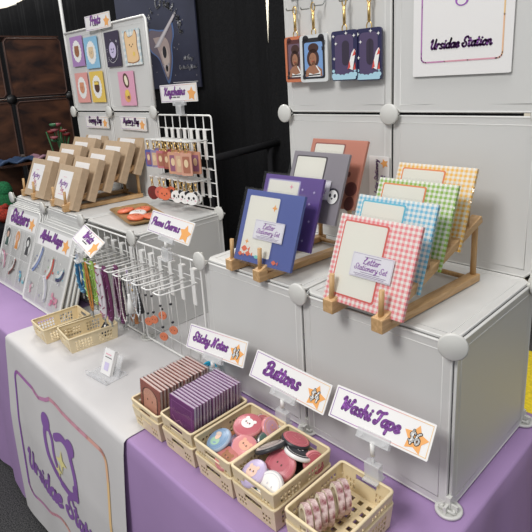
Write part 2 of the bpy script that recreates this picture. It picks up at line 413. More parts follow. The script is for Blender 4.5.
# runner
RX0, RX1 = -2.17, .15
rt = thing('table_runner', 'white table runner with a bear logo and rainbow outline hanging over the front', 'table runner', (0, 0, 0))
b = MB(); nx, ny = 60, 70; g = []
path = [(.95, .004)]+[(.95-.06*k, .004) for k in range(1, 30)]+[(-.86, .004), (-.885, .001), (-.897, -.012), (-.902, -.05)]+[(-.902-.05*(k/38.), -.05-.05*k) for k in range(1, 39)]
for i in range(nx+1):
    row = []; x = RX0+(RX1-RX0)*i/nx
    for j, (y, z) in enumerate(path):
        dz = .0; dyy = 0
        if z > 0: dz = .0022*math.sin(x*9+y*2)+.002*math.sin(y*14+x*3)+.003
        if z < -.05: dyy = -.010*(1+math.sin(x*7+z*1.5))*min(1, -z) - .055*min(1, -z/.8) - .01
        elif z < 0: dyy = -.01
        row.append(b.bm.verts.new((x, y+dyy, z+dz)))
    g.append(row)
for i in range(nx):
    for j in range(len(path)-1): b.face([g[i][j], g[i][j+1], g[i+1][j+1], g[i+1][j]])
b.build('cloth', M_run, rt, smooth=True)
def run_y(x, z):   # runner front surface
    k = (-.05-z)/.05
    return -.902-.05*(k/38.)-.010*(1+math.sin(x*7+z*1.5))*min(1, -z)-.055*min(1, -z/.8)-.01
def grad(mb, pts, w, cols, y):
    n = len(pts)-1
    for i in range(n):
        mb.line([pts[i], pts[i+1]], w, y, cols[min(len(cols)-1, int(i*len(cols)/n))])
gr_cols = [mat('g_%d' % i, c, .6) for i, c in enumerate([(.27,.10,.42),(.33,.12,.45),(.45,.18,.47),(.58,.26,.46),(.70,.34,.42),(.78,.42,.36),(.82,.50,.30),(.85,.58,.28)])]
def drape(mb):    # move flat artwork onto the hanging runner front
    bmesh.ops.subdivide_edges(mb.bm, edges=[e for e in mb.bm.edges if e.calc_length() > .12], cuts=4, use_grid_fill=True)
    for v in mb.bm.verts: v.co.y += run_y(v.co.x, v.co.z)-.004
# outline with the wavy notch
def arc(cx, cz, r, a0, a1, n=6): return [(cx+r*math.cos(math.radians(a0+(a1-a0)*k/n)), cz+r*math.sin(math.radians(a0+(a1-a0)*k/n))) for k in range(n+1)]
ln = MB()
top = [(-1.96, -1.55), (-1.96, -1.3), (-1.96, -.9), (-1.96, -.6), (-1.96, -.45)]+arc(-1.87, -.36, .09, 180, 90)+[(-1.75, -.27), (-1.5, -.275), (-1.43, -.30), (-1.36, -.315), (-1.2, -.27), (-1.12, -.225), (-1.0, -.22), (-.86, -.235), (-.7, -.235), (-.55, -.235), (-.4, -.235)]+arc(-.2, -.325, .09, 90, 0)+[(-.10, -.45), (-.10, -.7), (-.10, -1.0), (-.10, -1.3), (-.11, -1.55)]
grad(ln, top, .035, gr_cols, -.001)
bot = [(-1.96, -1.55), (-1.88, -1.63), (-1.74, -1.62), (-1.45, -1.56), (-1.2, -1.44), (-1.05, -1.44), (-.9, -1.54), (-.6, -1.62), (-.2, -1.62), (-.11, -1.55)]
grad(ln, crom(bot, 3), .03, gr_cols[2:], -.001)
drape(ln); ln.build('printed_outline', None, rt)
lg = MB()
M_logo = mat('logo_purple', (.26, .12, .40), .6)
lg.ell(-1.24, -.49, .085, .085, -.001, M_logo)
lg.line(crom([(-1.24, -.50), (-1.27, -.62), (-1.22, -.78), (-1.12, -.90), (-1.02, -.96)], 5), .06, -.001, M_logo)
lg.line(crom([(-1.22, -.50), (-1.13, -.60), (-1.10, -.74), (-1.04, -.86)], 5), .045, -.0015, M_logo)
lg.line(crom([(-1.06, -.56), (-.93, -.50), (-.80, -.52), (-.73, -.62), (-.66, -.78), (-.70, -.92), (-.84, -1.0), (-1.0, -.98)], 5), .075, -.001, M_logo)
lg.ell(-.74, -.50, .085, .075, -.002, M_logo); lg.ell(-.69, -.90, .06, .08, -.002, M_logo)
M_spark = mat('spark_yellow', (.80, .72, .32), .6)
lg.star(-.95, -.74, .11, -.003, M_spark, .35, 4); lg.star(-1.02, -.86, .07, -.003, M_spark, .35, 4)
drape(lg); lg.build('bear_logo', None, rt)
tx = MB(); script(tx, 'Ursidae Station', -1.03, -1.19, 1.70, -.001, M_logo, .36)
drape(tx); tx.build('printed_name', None, rt)

# ------------------------------------------------------------------ modular shelves
def panel_mesh(w=.982, h=.982):
    b = MB(); a, c = w/2, h/2; k = .045
    P = [(-a+k, -c), (a-k, -c), (a, -c+k), (a, c-k), (a-k, c), (-a+k, c), (-a, c-k), (-a, -c+k)]
    b.poly(P, -.006, M_panel, .012)
    q = .006; b.tube([(x*(1-q/a), -.003, z*(1-q/c)) for x, z in P], .007, M_rim, 6, closed=True)
    q = a-.052
    b.tube([(x, -.004, z) for x, z in ((-q, -q), (q, -q), (q, q), (-q, q))], .0045, M_rim, 6, closed=True)
    me = bpy.data.meshes.new('panel')
    bmesh.ops.scale(b.bm, vec=(U, U, U), verts=b.bm.verts); b.bm.to_mesh(me); b.bm.free()
    for x in b.mats: me.materials.append(x)
    return me
PM = panel_mesh()
def add_panel(parent, kind, x, y, z):     # (x,y,z) the low corner of the cell
    o = bpy.data.objects.new('panel', PM); COL.objects.link(o); o.parent = parent
    if kind == 'front': o.location = Vector((x+.5, y, z+.5))*U
    if kind == 'side': o.location = Vector((x, y+.5, z+.5))*U; o.rotation_euler = (0, 0, PI/2)
    if kind == 'top': o.location = Vector((x+.5, y+.5, z))*U; o.rotation_euler = (-PI/2, 0, 0)
    return o
def connector_mesh(foot=False):
    b = MB(); R = .072
    if not foot:
        Mx = Matrix.Rotation(PI/2, 4, 'X')
        b.lathe([(0, -.014), (.03, -.014), (.03, .010), (R-.006, .012), (R, .018), (R, .028), (R-.008, .034), (0, .037)], None, 28, Mx)
        for dx, dz in ((1, 0), (-1, 0), (0, 1), (0, -1)):
            b.box((min(0, dx*.06)-(.006 if not dx else 0), -.022, min(0, dz*.06)-(.006 if not dz else 0)), (max(0, dx*.06)+(.006 if not dx else 0), .012, max(0, dz*.06)+(.006 if not dz else 0)))
    else:
        b.lathe([(0, 0), (R, 0), (R, .012), (R-.01, .016), (R-.018, .010), (0, .010)], None, 28)
        for a in (90, 210, 330):
            p = [(.05*math.cos(math.radians(q)), .05*math.sin(math.radians(q)), .02) for q in (a, a+120)]
            b.tube([p[0], p[1]], .008, None, 6)
        b.box((-.014, -.014, 0), (.014, .014, .09), bev=.003)
        b.box((-.05, -.007, 0), (.05, .007, .05)); b.box((-.007, -.05, 0), (.007, .05, .05))
    me = bpy.data.meshes.new('connector'); bmesh.ops.scale(b.bm, vec=(U, U, U), verts=b.bm.verts); b.bm.to_mesh(me); b.bm.free()
    me.materials.append(M_conn)
    return me
CM, FM = connector_mesh(), connector_mesh(True)
def add_conn(parent, x, y, z, foot=False, yaw=0):
    o = bpy.data.objects.new('connector', FM if foot else CM); COL.objects.link(o); o.parent = parent
    o.location = Vector((x, y, z))*U; o.rotation_euler = (0, 0, yaw)
    return o
rs = thing('modular_shelf', 'white panel shelf on the right with tall back wall and round connectors', 'shelf', (0, 0, 0))
for x in (0, 1):
    add_panel(rs, 'front', x, 0, 0); add_panel(rs, 'top', x, 0, 1)
    for z in (0, 1, 2): add_panel(rs, 'front', x, 1, z)
for x in (0, 1, 2): add_panel(rs, 'side', x, 0, 0)
for x in (0, 1, 2):
    add_conn(rs, x, -.02, 1, yaw=(.35 if x == 2 else 0)); add_conn(rs, x, 0, .006, True)
    add_conn(rs, x, .975, 2)
add_conn(rs, 2, 1.0, .006, True); add_conn(rs, 2, .97, 1.0, yaw=PI/2)
add_conn(rs, 0, 1.0, .006, True); add_conn(rs, 0, .975, 3); add_conn(rs, 1, .975, 3); add_conn(rs, 2, .975, 3)
ls = thing('modular_shelf', 'white panel shelf on the left carrying the kraft boxes and print wall', 'shelf', (0, 0, 0))
for x in (-4, -3, -2):
    add_panel(ls, 'top', x, 0, 1); add_panel(ls, 'front', x, 1, 0)
    if x < -2: add_panel(ls, 'front', x, 0, 0); add_panel(ls, 'front', x, 1, 1); add_panel(ls, 'front', x, 1, 2)
for x in (-4, -3, -2, -1): add_panel(ls, 'side', x, 0, 0)
for x in (-4, -3, -2, -1):
    add_conn(ls, x, -.02, 1); add_conn(ls, x, 0, .006, True); add_conn(ls, x, 1, .006, True)
for x in (-4, -3, -2): add_conn(ls, x, .975, 2)
add_conn(ls, -1, .985, 1)
b = MB(); b.tube([(-4.0, 1, 2.04), (-4.0, 1, 3.9)], .022, n=8); b.build('pole', M_wire, ls)
b = MB(); b.tube([(-3.99, .99, 3.0), (-2.03, .99, 3.0), (-2.0, .99, 2.97), (-2.0, .99, 2.05)], .014, n=8); b.build('edge_wire', M_wire, ls)

def grid_mesh(n=7, rows=None, r=.0048):
    b = MB(); s = .94
    c = .03; P = []
    for cx, cz, a0 in ((s/2-c, s/2-c, 0), (-s/2+c, s/2-c, 90), (-s/2+c, -s/2+c, 180), (s/2-c, -s/2+c, 270)):
        for k in range(4): a = math.radians(a0+k*30); P.append((cx+c*math.cos(a), 0, cz+c*math.sin(a)))
    b.tube(P, .009, None, 6, closed=True)
    for k in range(1, n):
        t = -s/2+s*k/n
        b.tube([(t, .004, -s/2), (t, .004, s/2)], r, None, 6)
        if rows is None or k in rows: b.tube([(-s/2, -.006, t), (s/2, -.006, t)], r, None, 6)
    return b
def wire_grid(label, x, y, z, rows=None, r=.0055):
    o = grid_mesh(7, rows, r).build('wire_grid_panel', M_wire, None, (x+.5, y, z+.5)); tag(o, label, 'wire grid', 'white wire grid panels')
    return o
wire_grid('white wire grid in front of the gap, hung with orange phone charms', -1, -.015, 0, (1, 6), .0036)
wire_grid('white wire grid behind the braided wrist straps', -2, -.015, 0, (1, 6), .0036)
wire_grid('upright white wire grid on the left shelf with keychains hanging on it', -2, .99, 1)

# ------------------------------------------------------------------ signs
def sign(name, text, label, loc, w, h, rot, price=None, clip=None, star_pos=None, tw=.6, txc=-.08, tzc=.02, pen=.34, small=False, cat='sign'):
    t = thing(name, label, cat, loc, rot)
    b = MB(); b.rrect(-w/2, -h/2, w/2, h/2, .006, -.004, M_paper, .008); b.build('card', M_paper, t)
    b = MB(); e = .012; n = 12
    P = [(-w/2+e+(w-2*e)*k/n, h/2-e) for k in range(n+1)]
    grad(b, P, .0035, gr_cols, -.0052); grad(b, [(x, -z) for x, z in P], .0035, gr_cols, -.0052)
    b.line([(-w/2+e, -h/2+e), (-w/2+e, h/2-e)], .0035, -.0052, gr_cols[0]); b.line([(w/2-e, -h/2+e), (w/2-e, h/2-e)], .0035, -.0052, gr_cols[7])
    b.build('printed_border', None, t)
    b = MB(); W_ = w*tw; cx = w*txc; cz = h*tzc
    script(b, text, cx, cz, W_, -.0055, M_purple_d, pen+.13); script(b, text, cx, cz, W_, -.0065, M_purple, pen)
    b.build('lettering', None, t)
    b = MB(); sx, sz = star_pos or (w*.36, -h*.08); R = h*.40
    b.star(sx, sz, R, -.0055, M_orange, .56, 5, .1)
    if price:
        script(b, price, sx, sz, R*1.0, -.0072, M_black, .50, .1); script(b, price, sx, sz, R*1.0, -.0082, M_white, .26, .1)
    b.build('price_star', None, t)
    if small:
        b = MB(); 
        for k in range(3): b.line([(cx-W_*.25+k*W_*.17, cz-h*.30), (cx-W_*.25+k*W_*.17+W_*.12, cz-h*.30)], .010, -.0055, M_black)
        b.build('small_print', None, t)
    return t
def clip(t, h, drop, tilt, back=.0):
    # clear clamp below the card with a stem going straight down in world space
    b = MB()
    R = Matrix.Rotation(-math.radians(tilt), 4, 'X')
    b.box((-.10, -.014, -h/2-.035), (.10, .014, -h/2+.02), bev=.004)
    for sx in (-.07, .07): b.tube([(sx, -.02, -h/2-.01), (sx, .02, -h/2-.01)], .014, None, 10)
    b.build('clamp', M_acryl, t)
    b = MB(); p0 = Vector((0, 0, -h/2-.03)); d = (R @ Vector((0, 0, -1)))
    b.tube([p0, p0+d*drop*.45], .014, M_white, 10); b.tube([p0+d*drop*.45, p0+d*drop], .010, M_acryl, 10)
    q = p0+d*drop
    Mx = Matrix.Translation(q) @ R
    b.box((-.045, -.022, -.045), (.045, .022, .05), M_acryl, Mx, .004)
    b.box((-.045, -.045, -.05), (.045, .045, -.042), M_acryl, Mx)
    b.build('stem_clip', None, t)
SW, SH = .605, .178
for (nm, tx_, lb, loc, tl, rl, yw, pr, dr) in (
    ('price_sign', 'Sticky Notes', 'tilted white Sticky Notes price sign behind the wrapped note pads', (.326, -.2, .486), -26, -4, 2, '$4', .10),
    ('price_sign', 'Buttons', 'tilted white Buttons price sign behind the two baskets of round badges', (1.040, -.2, .494), -30, 3, 4, '$4', .13),
    ('price_sign', 'Washi Tape', 'tilted white Washi Tape price sign behind the basket of tape rolls', (1.697, -.2, .530), -36, -3, -1, '$6', .17)):
    t = sign(nm, tx_, lb, loc, SW, SH, rotm(tl, rl, yw), pr, tw=.63 if tx_ != 'Buttons' else .5, txc=-.09 if tx_ != 'Buttons' else -.08)
    clip(t, SH, dr, tl)
t = sign('price_sign', 'Phone Charms', 'white Phone Charms sign clipped above the gap wire grid', (-.331, -.05, 1.212), SW-.04, SH, rotm(-26, 3, 2), None, tw=.68, txc=-.10); clip(t, SH, .10, -26)
t = sign('price_sign', 'Wrists', 'white sign tilted diagonally above the wrist strap hooks', (-1.308, -.3, .985), SW-.04, SH, rotm(-50, 8, -3), None, tw=.42, txc=-.02, small=True, tzc=.12); clip(t, SH, .05, -50)
t = sign('price_sign', 'Keychains', 'white Keychains sign clipped on top of the upright wire grid', (-1.452, .93, 2.195), SW, SH, rotm(0, -1, 2), None, tw=.6, txc=-.09, small=True, tzc=.08); clip(t, SH, .05, 0)
sign('price_sign', 'Prints', 'white Prints sign standing on top of the left print wall', (-2.982, .955, 3.04), .575, .17, rotm(0, 0, 2), None, tw=.45, txc=-.07, small=True, tzc=.1)
sign('price_sign', 'Sunny Bag', 'small printed sign above the kraft boxes, left of the Mystery Bag sign', (-3.374, .965, 1.87), .62, .15, rotm(0, 0, 0), None, tw=.6, txc=-.06, small=True, tzc=.14)
sign('price_sign', 'Mystery Bag', 'Mystery Bag sign on the wall above the right row of kraft boxes', (-2.476, .965, 1.87), .58, .155, rotm(0, 1, 0), None, tw=.64, txc=-.06, small=True, tzc=.14)
# vertical sign behind the stationery
t = thing('price_sign', 'sideways white sign on the back wall between the two stationery racks', 'sign', (.905, .975, 1.55), rotm(0, -90, 0))
b = MB(); b.rrect(-.15, -.085, .15, .085, .004, -.003, M_paper, .006); b.build('card', M_paper, t)
b = MB(); script(b, 'Letter Stationery', -.0, .02, .26, -.005, M_purple, .32); script(b, 'Set', -.02, -.035, .07, -.005, M_purple, .32); b.build('lettering', None, t)
b = MB(); b.star(.10, -.045, .035, -.005, M_orange); b.build('price_star', None, t)

# QR sheet, code left out
t = thing('wall_sheet', 'white shop sheet with a purple and orange outline high on the right wall', 'sheet', (1.485, .978, 2.56))
b = MB(); b.rrect(-.32, -.32, .31, .42, .01, -.003, M_paper, .006); b.build('paper', M_paper, t)
b = MB()
P = arc(-.23, -.21, .03, 270, 180)[::-1]
loop = [(-.26, .36), (-.26, 0.1), (-.26, -.18)]+arc(-.23, -.205, .03, 180, 270, 3)+[(-.1, -.235), (.05, -.235), (.22, -.235)]+arc(.225, -.205, .03, 270, 360, 3)+[(.255, 0), (.255, .2), (.255, .36)]
grad(b, loop, .009, [gr_cols[i] for i in (2, 2, 3, 4, 5, 6, 7)], -.005); b.build('printed_outline', None, t)
b = MB(); script(b, 'Ursidae Station', .0, -.135, .40, -.005, M_purple_d, .42); script(b, 'Ursidae Station', .0, -.135, .40, -.006, M_purple, .30)
b.build('printed_name', None, t)
b = MB(); b.ell(0, .11, .042, .034, -.005, M_purple); b.ell(-.032, .14, .016, .016, -.005, M_purple); b.ell(.032, .14, .016, .016, -.005, M_purple); b.ell(0, .103, .028, .020, -.006, M_paper)
b.build('bear_logo', None, t)
b = MB(); b.star(-.14, .345, .035, -.005, M_orange)
for k in range(5): b.line([(-.10+k*.05, .34), (-.07+k*.05, .34)], .012, -.005, M_black)
b.build('printed_line', None, t)

# ------------------------------------------------------------------ prints on the left wall
def card(name, label, cat, loc, w, h, base, draw, rot=(0, 0, 0), th=.006, group=None, border=None):
    t = thing(name, label, cat, loc, rot, group)
    b = MB(); b.poly([(-w/2, -h/2), (w/2, -h/2), (w/2, h/2), (-w/2, h/2)], -th/2, base, th); b.build('paper', base, t)
    b = MB(); draw(b, w, h, -th/2-.0012); b.build('picture', None, t)
    return t
def C_(n, c, r=.55): return mat('ink_'+n, c, r)
brown, tan, dbrown = C_('brown', (.36, .15, .07)), C_('tan', (.78, .60, .38)), C_('dbrown', (.10, .045, .03))
lgrey = C_('lgrey', (.62, .62, .66)); blush = C_('blush', (.80, .33, .26)); lil = C_('lilac', (.62, .56, .78))
yel = C_('yellow', (.85, .62, .12)); orn = C_('orange', (.85, .38, .10)); red = C_('red', (.70, .09, .07)); navy = C_('navy', (.05, .05, .16))
def bear(b, cx, cz, r, y, m, e=.0012, ears=True):
    if ears:
        for s_ in (-1, 1): b.ell(cx+s_*r*.62, cz+r*.72, r*.34, r*.34, y-e, m, 14)
    b.ell(cx, cz, r, r*1.05, y-2*e, m, 22)
    for s_ in (-1, 1): b.ell(cx+s_*r*.38, cz+r*.1, r*.09, r*.11, y-3*e, dbrown, 8)
    b.ell(cx, cz-r*.2, r*.14, r*.09, y-3*e, dbrown, 8)
def frame_bear(m, extra=None):
    def d(b, w, h, y):
        n = 18
        b.poly([(w*.33*(1+.09*(k % 2))*math.cos(2*PI*k/(2*n)), h*.35*(1+.09*(k % 2))*math.sin(2*PI*k/(2*n))) for k in range(2*n)], y, M_white)
        bear(b, 0, -.0, w*.19, y-.001, m)
        if extra:
            b.poly([(-w*.17, h*.07), (-w*.17, h*.2), (-w*.07, h*.13), (0, h*.22), (w*.07, h*.13), (w*.17, h*.2), (w*.17, h*.07)], y-.006, yel)
    return d
pr_ = [('small purple print with a brown bear face, top left of the print wall', -3.662, 2.757, .345, .365, C_('pviolet', (.42, .24, .52)), frame_bear(brown)),
       ('small sky blue print with a beige bear face in a white frame', -3.275, 2.715, .345, .37, C_('psky', (.28, .55, .76)), frame_bear(tan)),
       ('small coral print with an orange bear face, lower left corner', -3.66, 2.305, .35, .375, C_('pcoral', (.80, .37, .34)), frame_bear(C_('terracotta', (.72, .32, .18)))),
       ('small yellow print with a dark brown crowned bear face', -3.245, 2.305, .345, .375, C_('pyellow', (.82, .58, .12)), frame_bear(dbrown, 1))]
for lb, x, z, w, h, c, d in pr_: card('art_print', lb, 'print', (x, .975, z), w, h, c, d, rotm(0, 0, 0))
def moonp(b, w, h, y):
    b.ell(0, -.01, w*.24, w*.27, y, lil)
    for s_ in (-1, 1): b.ell(s_*.025, .0, .010, .012, y-.002, navy, 8)
    b.line([(-.02, -.03), (0, -.038), (.02, -.03)], .008, y-.002, navy)
    for k in range(8): b.ell(random.uniform(-.42, .42)*w, random.uniform(-.4, .4)*h, .006, .006, y-.002, lgrey, 6)
    b.line(crom([(-.11, -.10), (-.02, -.15), (.1, -.09), (.13, .03)]), .006, y-.002, lgrey); b.star(.11, .08, .02, y-.002, lgrey, .4, 4)
card('art_print', 'black print with a pale lilac moon face', 'print', (-2.742, .975, 2.715), .33, .39, C_('pnight', (.045, .035, .07)), moonp)
ging_b = gingham('pale_blue_gingham', (.50, .62, .66), 42, (.84, .84, .80))
def toast(b, w, h, y):
    P = crom([(-.11, -.145), (-.12, 0), (-.125, .13), (-.085, .17), (-.05, .11), (.04, .12), (.085, .17), (.12, .12), (.11, 0), (.125, -.13), (0, -.16)], 4)
    b.poly([(x*1.09, z*1.06) for x, z in P], y, brown); b.poly(P, y-.0015, C_('toast', (.86, .60, .33)))
    for s_ in (-1, 1): b.ell(s_*.035, .03, .008, .011, y-.003, dbrown, 8)
    b.ell(0, .01, .012, .008, y-.003, dbrown, 8); b.star(.04, -.07, .03, y-.003, yel, .6, 6)
card('art_print', 'pale gingham print with a tan bear shaped slice', 'print', (-2.312, .975, 2.70), .36, .375, ging_b, toast)
def bread(b, w, h, y):
    b.ell(0, .09, .062, .085, y, dbrown, rot=.35); b.ell(.005, .09, .035, .058, y-.0015, C_('bun', (.88, .80, .62)), rot=.35)
    b.ell(0, -.09, .07, .065, y, C_('roll', (.80, .42, .16))); b.ell(.0, -.05, .05, .04, y-.0015, yel); b.ell(.02, -.1, .03, .02, y-.0015, brown)
card('art_print', 'pink print with a dark and a golden pastry', 'print', (-2.525, .975, 2.265), .345, .385, C_('ppink', (.76, .38, .52)), bread)

# ------------------------------------------------------------------ banner behind
t = thing('vendor_banner', 'dark navy vendor banner with a skull and light beam on the black drape', 'banner', (-4.03, 2.40, 3.18))
M_ban = mat('banner_vinyl', (.045, .05, .09), .35, noise=.5, nscale=2.2, bump=.1)
b = MB(); b.poly([(-1.05, -.96), (1.05, -.96), (1.05, .9), (-1.05, .9)], -.01, M_ban, .02); b.build('vinyl', M_ban, t)
b = MB(); bl = C_('bluegl', (.10, .17, .36)); bone = C_('bone', (.42, .33, .31)); gl = C_('glow', (.45, .42, .45))
TT = lambda P: [(x*.85+.06, z*.80-.27) for x, z in P]
sk = TT(crom([(-.28, .05), (-.18, .2), (.1, .16), (.32, .16), (.47, .26), (.5, .06), (.42, -.12), (.40, -.38), (.25, -.72), (.12, -.5), (.02, -.3), (-.2, -.15), (-.28, .05)], 4))
mx_ = sum(p[0] for p in sk)/len(sk); mz_ = sum(p[1] for p in sk)/len(sk)
b.poly([(mx_+(x-mx_)*1.12, mz_+(z-mz_)*1.1) for x, z in sk], -.013, bl); b.poly(sk, -.016, C_('skullshade', (.16, .13, .16)))
b.poly(TT(crom([(-.1, .06), (.25, .05), (.38, -.1), (.36, -.4), (.25, -.66), (.14, -.45), (.05, -.2), (-.1, .06)], 4)), -.019, bone)
b.poly(TT(crom([(.12, -.2), (.28, -.12), (.34, -.36), (.25, -.6), (.17, -.44), (.12, -.2)], 4)), -.0205, C_('bonelt', (.55, .46, .42)))
b.ell(.25, -.44, .05, .085, -.022, M_black); b.line(TT(crom([(.14, -.42), (.22, -.50), (.33, -.42)], 4)), .03, -.022, gl); b.ell(.27, -.67, .03, .05, -.022, M_black)
b.poly([(-.02, -.36), (.13, -.36), (.62, .05), (.59, .08)], -.0215, gl); b.poly([(.03, -.35), (.10, -.35), (.62, .06), (.60, .08)], -.0225, C_('glow2', (.62, .58, .60)))
for k in range(14): b.ell(random.uniform(-.2, 1.0), random.uniform(-.85, .3), .008, .008, -.013, gl, 6)
b.build('skull_picture', None, t)
b = MB(); M_bt = C_('bannertext', (.74, .74, .76))
def arctext(b, text, cx, cz, r, a0, a1, h, y):
    n = len(text)
    for i, ch in enumerate(text):
        if ch == ' ': continue
        a = math.radians(a0+(a1-a0)*i/(n-1)); px, pz = cx+r*math.cos(a), cz+r*math.sin(a)
        script(b, ch, px, pz, G[ch][0]*h/1.7, y, M_bt, .3, 0, a-PI/2)
arctext(b, 'Divi Creations', .26, -.22, .46, 160, 2, .17, -.024)
script(b, 'All Things', .83, -.56, .24, -.024, M_bt, .22, 0); 
b.line([(.40, -.88), (1.0, -.88)], .008, -.024, M_bt)
G['f'] = (.6, [[(.6,1.7),(.4,1.9),(.28,1.4),(.25,0)],[(.05,1),(.5,1)]]); G['H'] = (1.2, [[(.15,1.9),(.12,0)],[(.95,1.9),(.9,0)],[(.12,.95),(.92,1.0)]])
script(b, 'Crafted by Hand', .80, -.68, .42, -.024, M_bt, .22, 0)
b.build('lettering', None, t)

# ------------------------------------------------------------------ brown crates of the next booth
M_bw = wood('rustic_panel', (.018, .008, .007), (.125, .05, .025), 5.5, .45, (1, 1, 2.2))
M_bk = mat('black_connector', (.01, .01, .01), .4)
bs = thing('wood_panel_shelf', 'dark rustic brown panel shelf at the far left', 'shelf', (-5.9, 1.29, 0))
M_be = mat('brown_edge', (.075, .035, .025), .5)
for k, (y0, y1, z0, z1) in enumerate(((-.45, .47, 2.22, 3.13), (-.42, .47, 1.24, 2.16), (-1.42, -.52, 2.22, 3.13), (-1.42, -.49, 1.24, 2.16), (-.42, .47, .25, 1.18), (-1.42, -.49, .25, 1.18), (-.42, .47, -.75, .19), (-1.42, -.49, -.75, .19))):
    b = MB(); c = .05
    P = [(y0+c, z0), (y1-c, z0), (y1, z0+c), (y1, z1-c), (y1-c, z1), (y0+c, z1), (y0, z1-c), (y0, z0+c)]
    vs = [b.bm.verts.new((0, p, q)) for p, q in P]; v2 = [b.bm.verts.new((-.02, p, q)) for p, q in P]
    b.face(vs, M_bw); b.face(v2[::-1], M_bw)
    for i in range(8): j = (i+1) % 8; b.face([vs[i], v2[i], v2[j], vs[j]], M_be)
    cy, cz = (y0+y1)/2, (z0+z1)/2
    b.tube([(.002, cy+(p-cy)*.97, cz+(q-cz)*.97) for p, q in P], .012, M_be, 6, closed=True)
    b.build('panel', None, bs)
for y, z in ((-.47, 2.19), (.5, 2.19), (-.47, 1.21), (.5, 1.21), (.5, .22), (-.47, .22)):
    b = MB(); b.lathe([(0, -.02), (.05, -.02), (.075, 0), (.075, .03), (0, .04)], None, 18, Matrix.Translation((0, y, z)) @ Matrix.Rotation(PI/2, 4, 'Y')); b.build('connector', M_bk, bs)
for z in (3.15, 2.19, 1.21, .22):
    b = MB(); b.box((-.9, -1.4, z-.01), (-.02, .46, z+.01)); b.build('shelf_board', M_bw, bs)
b = MB(); b.box((-.92, -1.4, -2.03), (-.02, .46, -.76)); b.build('plinth', mat('dark_cover', (.015, .012, .014), .8), bs)
# neighbour's merchandise glimpsed left of the boxes
def plush(name, label, loc, parts, cat):
    t = thing(name, label, cat, loc)
    for nm, c, r, sq, m in parts:
        b = MB(); b.lathe([(r*math.sin(PI*k/10)*(1+.05*math.sin(k*5)), -r*sq*math.cos(PI*k/10)) for k in range(11)], None, 18, Matrix.Translation(Vector(c)))
        b.build(nm, m, t)
    return t
kr = lambda n, c: mat(n, c, .9, noise=.6, nscale=150, bump=.8)
nb = MB(); nb.box((-5.75, -.9, -2.03), (-4.5, 1.1, .52), bev=.03); tag(nb.build('side_table', mat('black_table_cover', (.012, .012, .016), .8), None, (0, 0, 0)), 'black covered side table beyond the left shelf', 'table')
plush('crochet_toy', 'green crochet toy at the left edge beside the brown shelf', (-5.1, .18, .52), [('body', (0, 0, .2), .2, 1, kr('green_yarn', (.01, .16, .05))), ('head', (.02, .02, .42), .12, 1, kr('green_yarn2', (.015, .2, .07)))], 'toy')
plush('crochet_toy', 'red crochet toy beside the first kraft box, at the left edge', (-4.75, .06, .52), [('body', (0, 0, .13), .13, 1, kr('red_yarn', (.45, .04, .02))), ('ear', (.08, 0, .25), .04, 1, kr('red_yarn', (.45, .04, .02)))], 'toy')
plush('crochet_toy', 'dark blue crochet toy low at the left edge', (-4.72, -.35, .52), [('body', (0, 0, .11), .15, .8, kr('navy_yarn', (.02, .03, .08))), ('head', (0, 0, .26), .09, 1, kr('navy_yarn', (.02, .03, .08)))], 'toy')
# flowers near prints wall
t = thing('flower_bunch', 'small bunch of pink and green flowers between brown shelf and print wall', 'flowers', (-4.75, 1.0, .52))
b = MB(); 
for k in range(9): b.tube([(0, 0, 0), (random.uniform(-.05, .05), random.uniform(-.08, .08), .6), (random.uniform(-.12, .12), random.uniform(-.15, .15), random.uniform(1.0, 1.25))], .012, None, 5)
b.build('stem', C_('stem', (.03, .12, .04)), t)
for k in range(8):
    c = Vector((random.uniform(-.1, .1), random.uniform(-.14, .14), random.uniform(1.05, 1.3))); m = [C_('petalpink', (.30, .08, .10)), C_('petalred', (.2, .015, .015)), C_('leafg', (.05, .18, .08))][k % 3]
    b = MB(); b.lathe([(0, -.02), (.05, 0), (.06, .03), (.02, .035), (0, .03)], None, 10, Matrix.Translation(c)); b.build('flower', m, t)
b = MB(); b.lathe([(.09, 0), (.12, .3), (.10, .5), (.09, .5), (.08, .02), (0, .02)], None, 18); b.build('vase', mat('dark_vase', (.03, .02, .02), .3), t)
def folded_cloth():
    b = MB(); g = []
    for i in range(13):
        g.append([b.bm.verts.new((j*.05-.15, i*.06-.36, .06+.03*math.sin(i*1.3+j)+.02*math.sin(j*2.2))) for j in range(7)])
    for i in range(12):
        for j in range(6): b.face([g[i][j], g[i+1][j], g[i+1][j+1], g[i][j+1]], [C_('clothblue', (.05, .09, .18)), C_('clothpink', (.45, .25, .32))][1 if i > 8 else 0])
    return b
bb = MB(); bb.box((-5.88, .35, 1.19), (-5.45, 1.1, 1.22)); tag(bb.build('shelf_board', M_bw, None, (0, 0, 0)), 'narrow brown ledge on the far left shelf holding folded blue cloth', 'shelf')
o = folded_cloth().build('folded_scarf', None, None, (-5.66, .72, 1.2), smooth=True, solid=.03); tag(o, 'crumpled blue and pink scarf on the brown ledge at left', 'scarf')

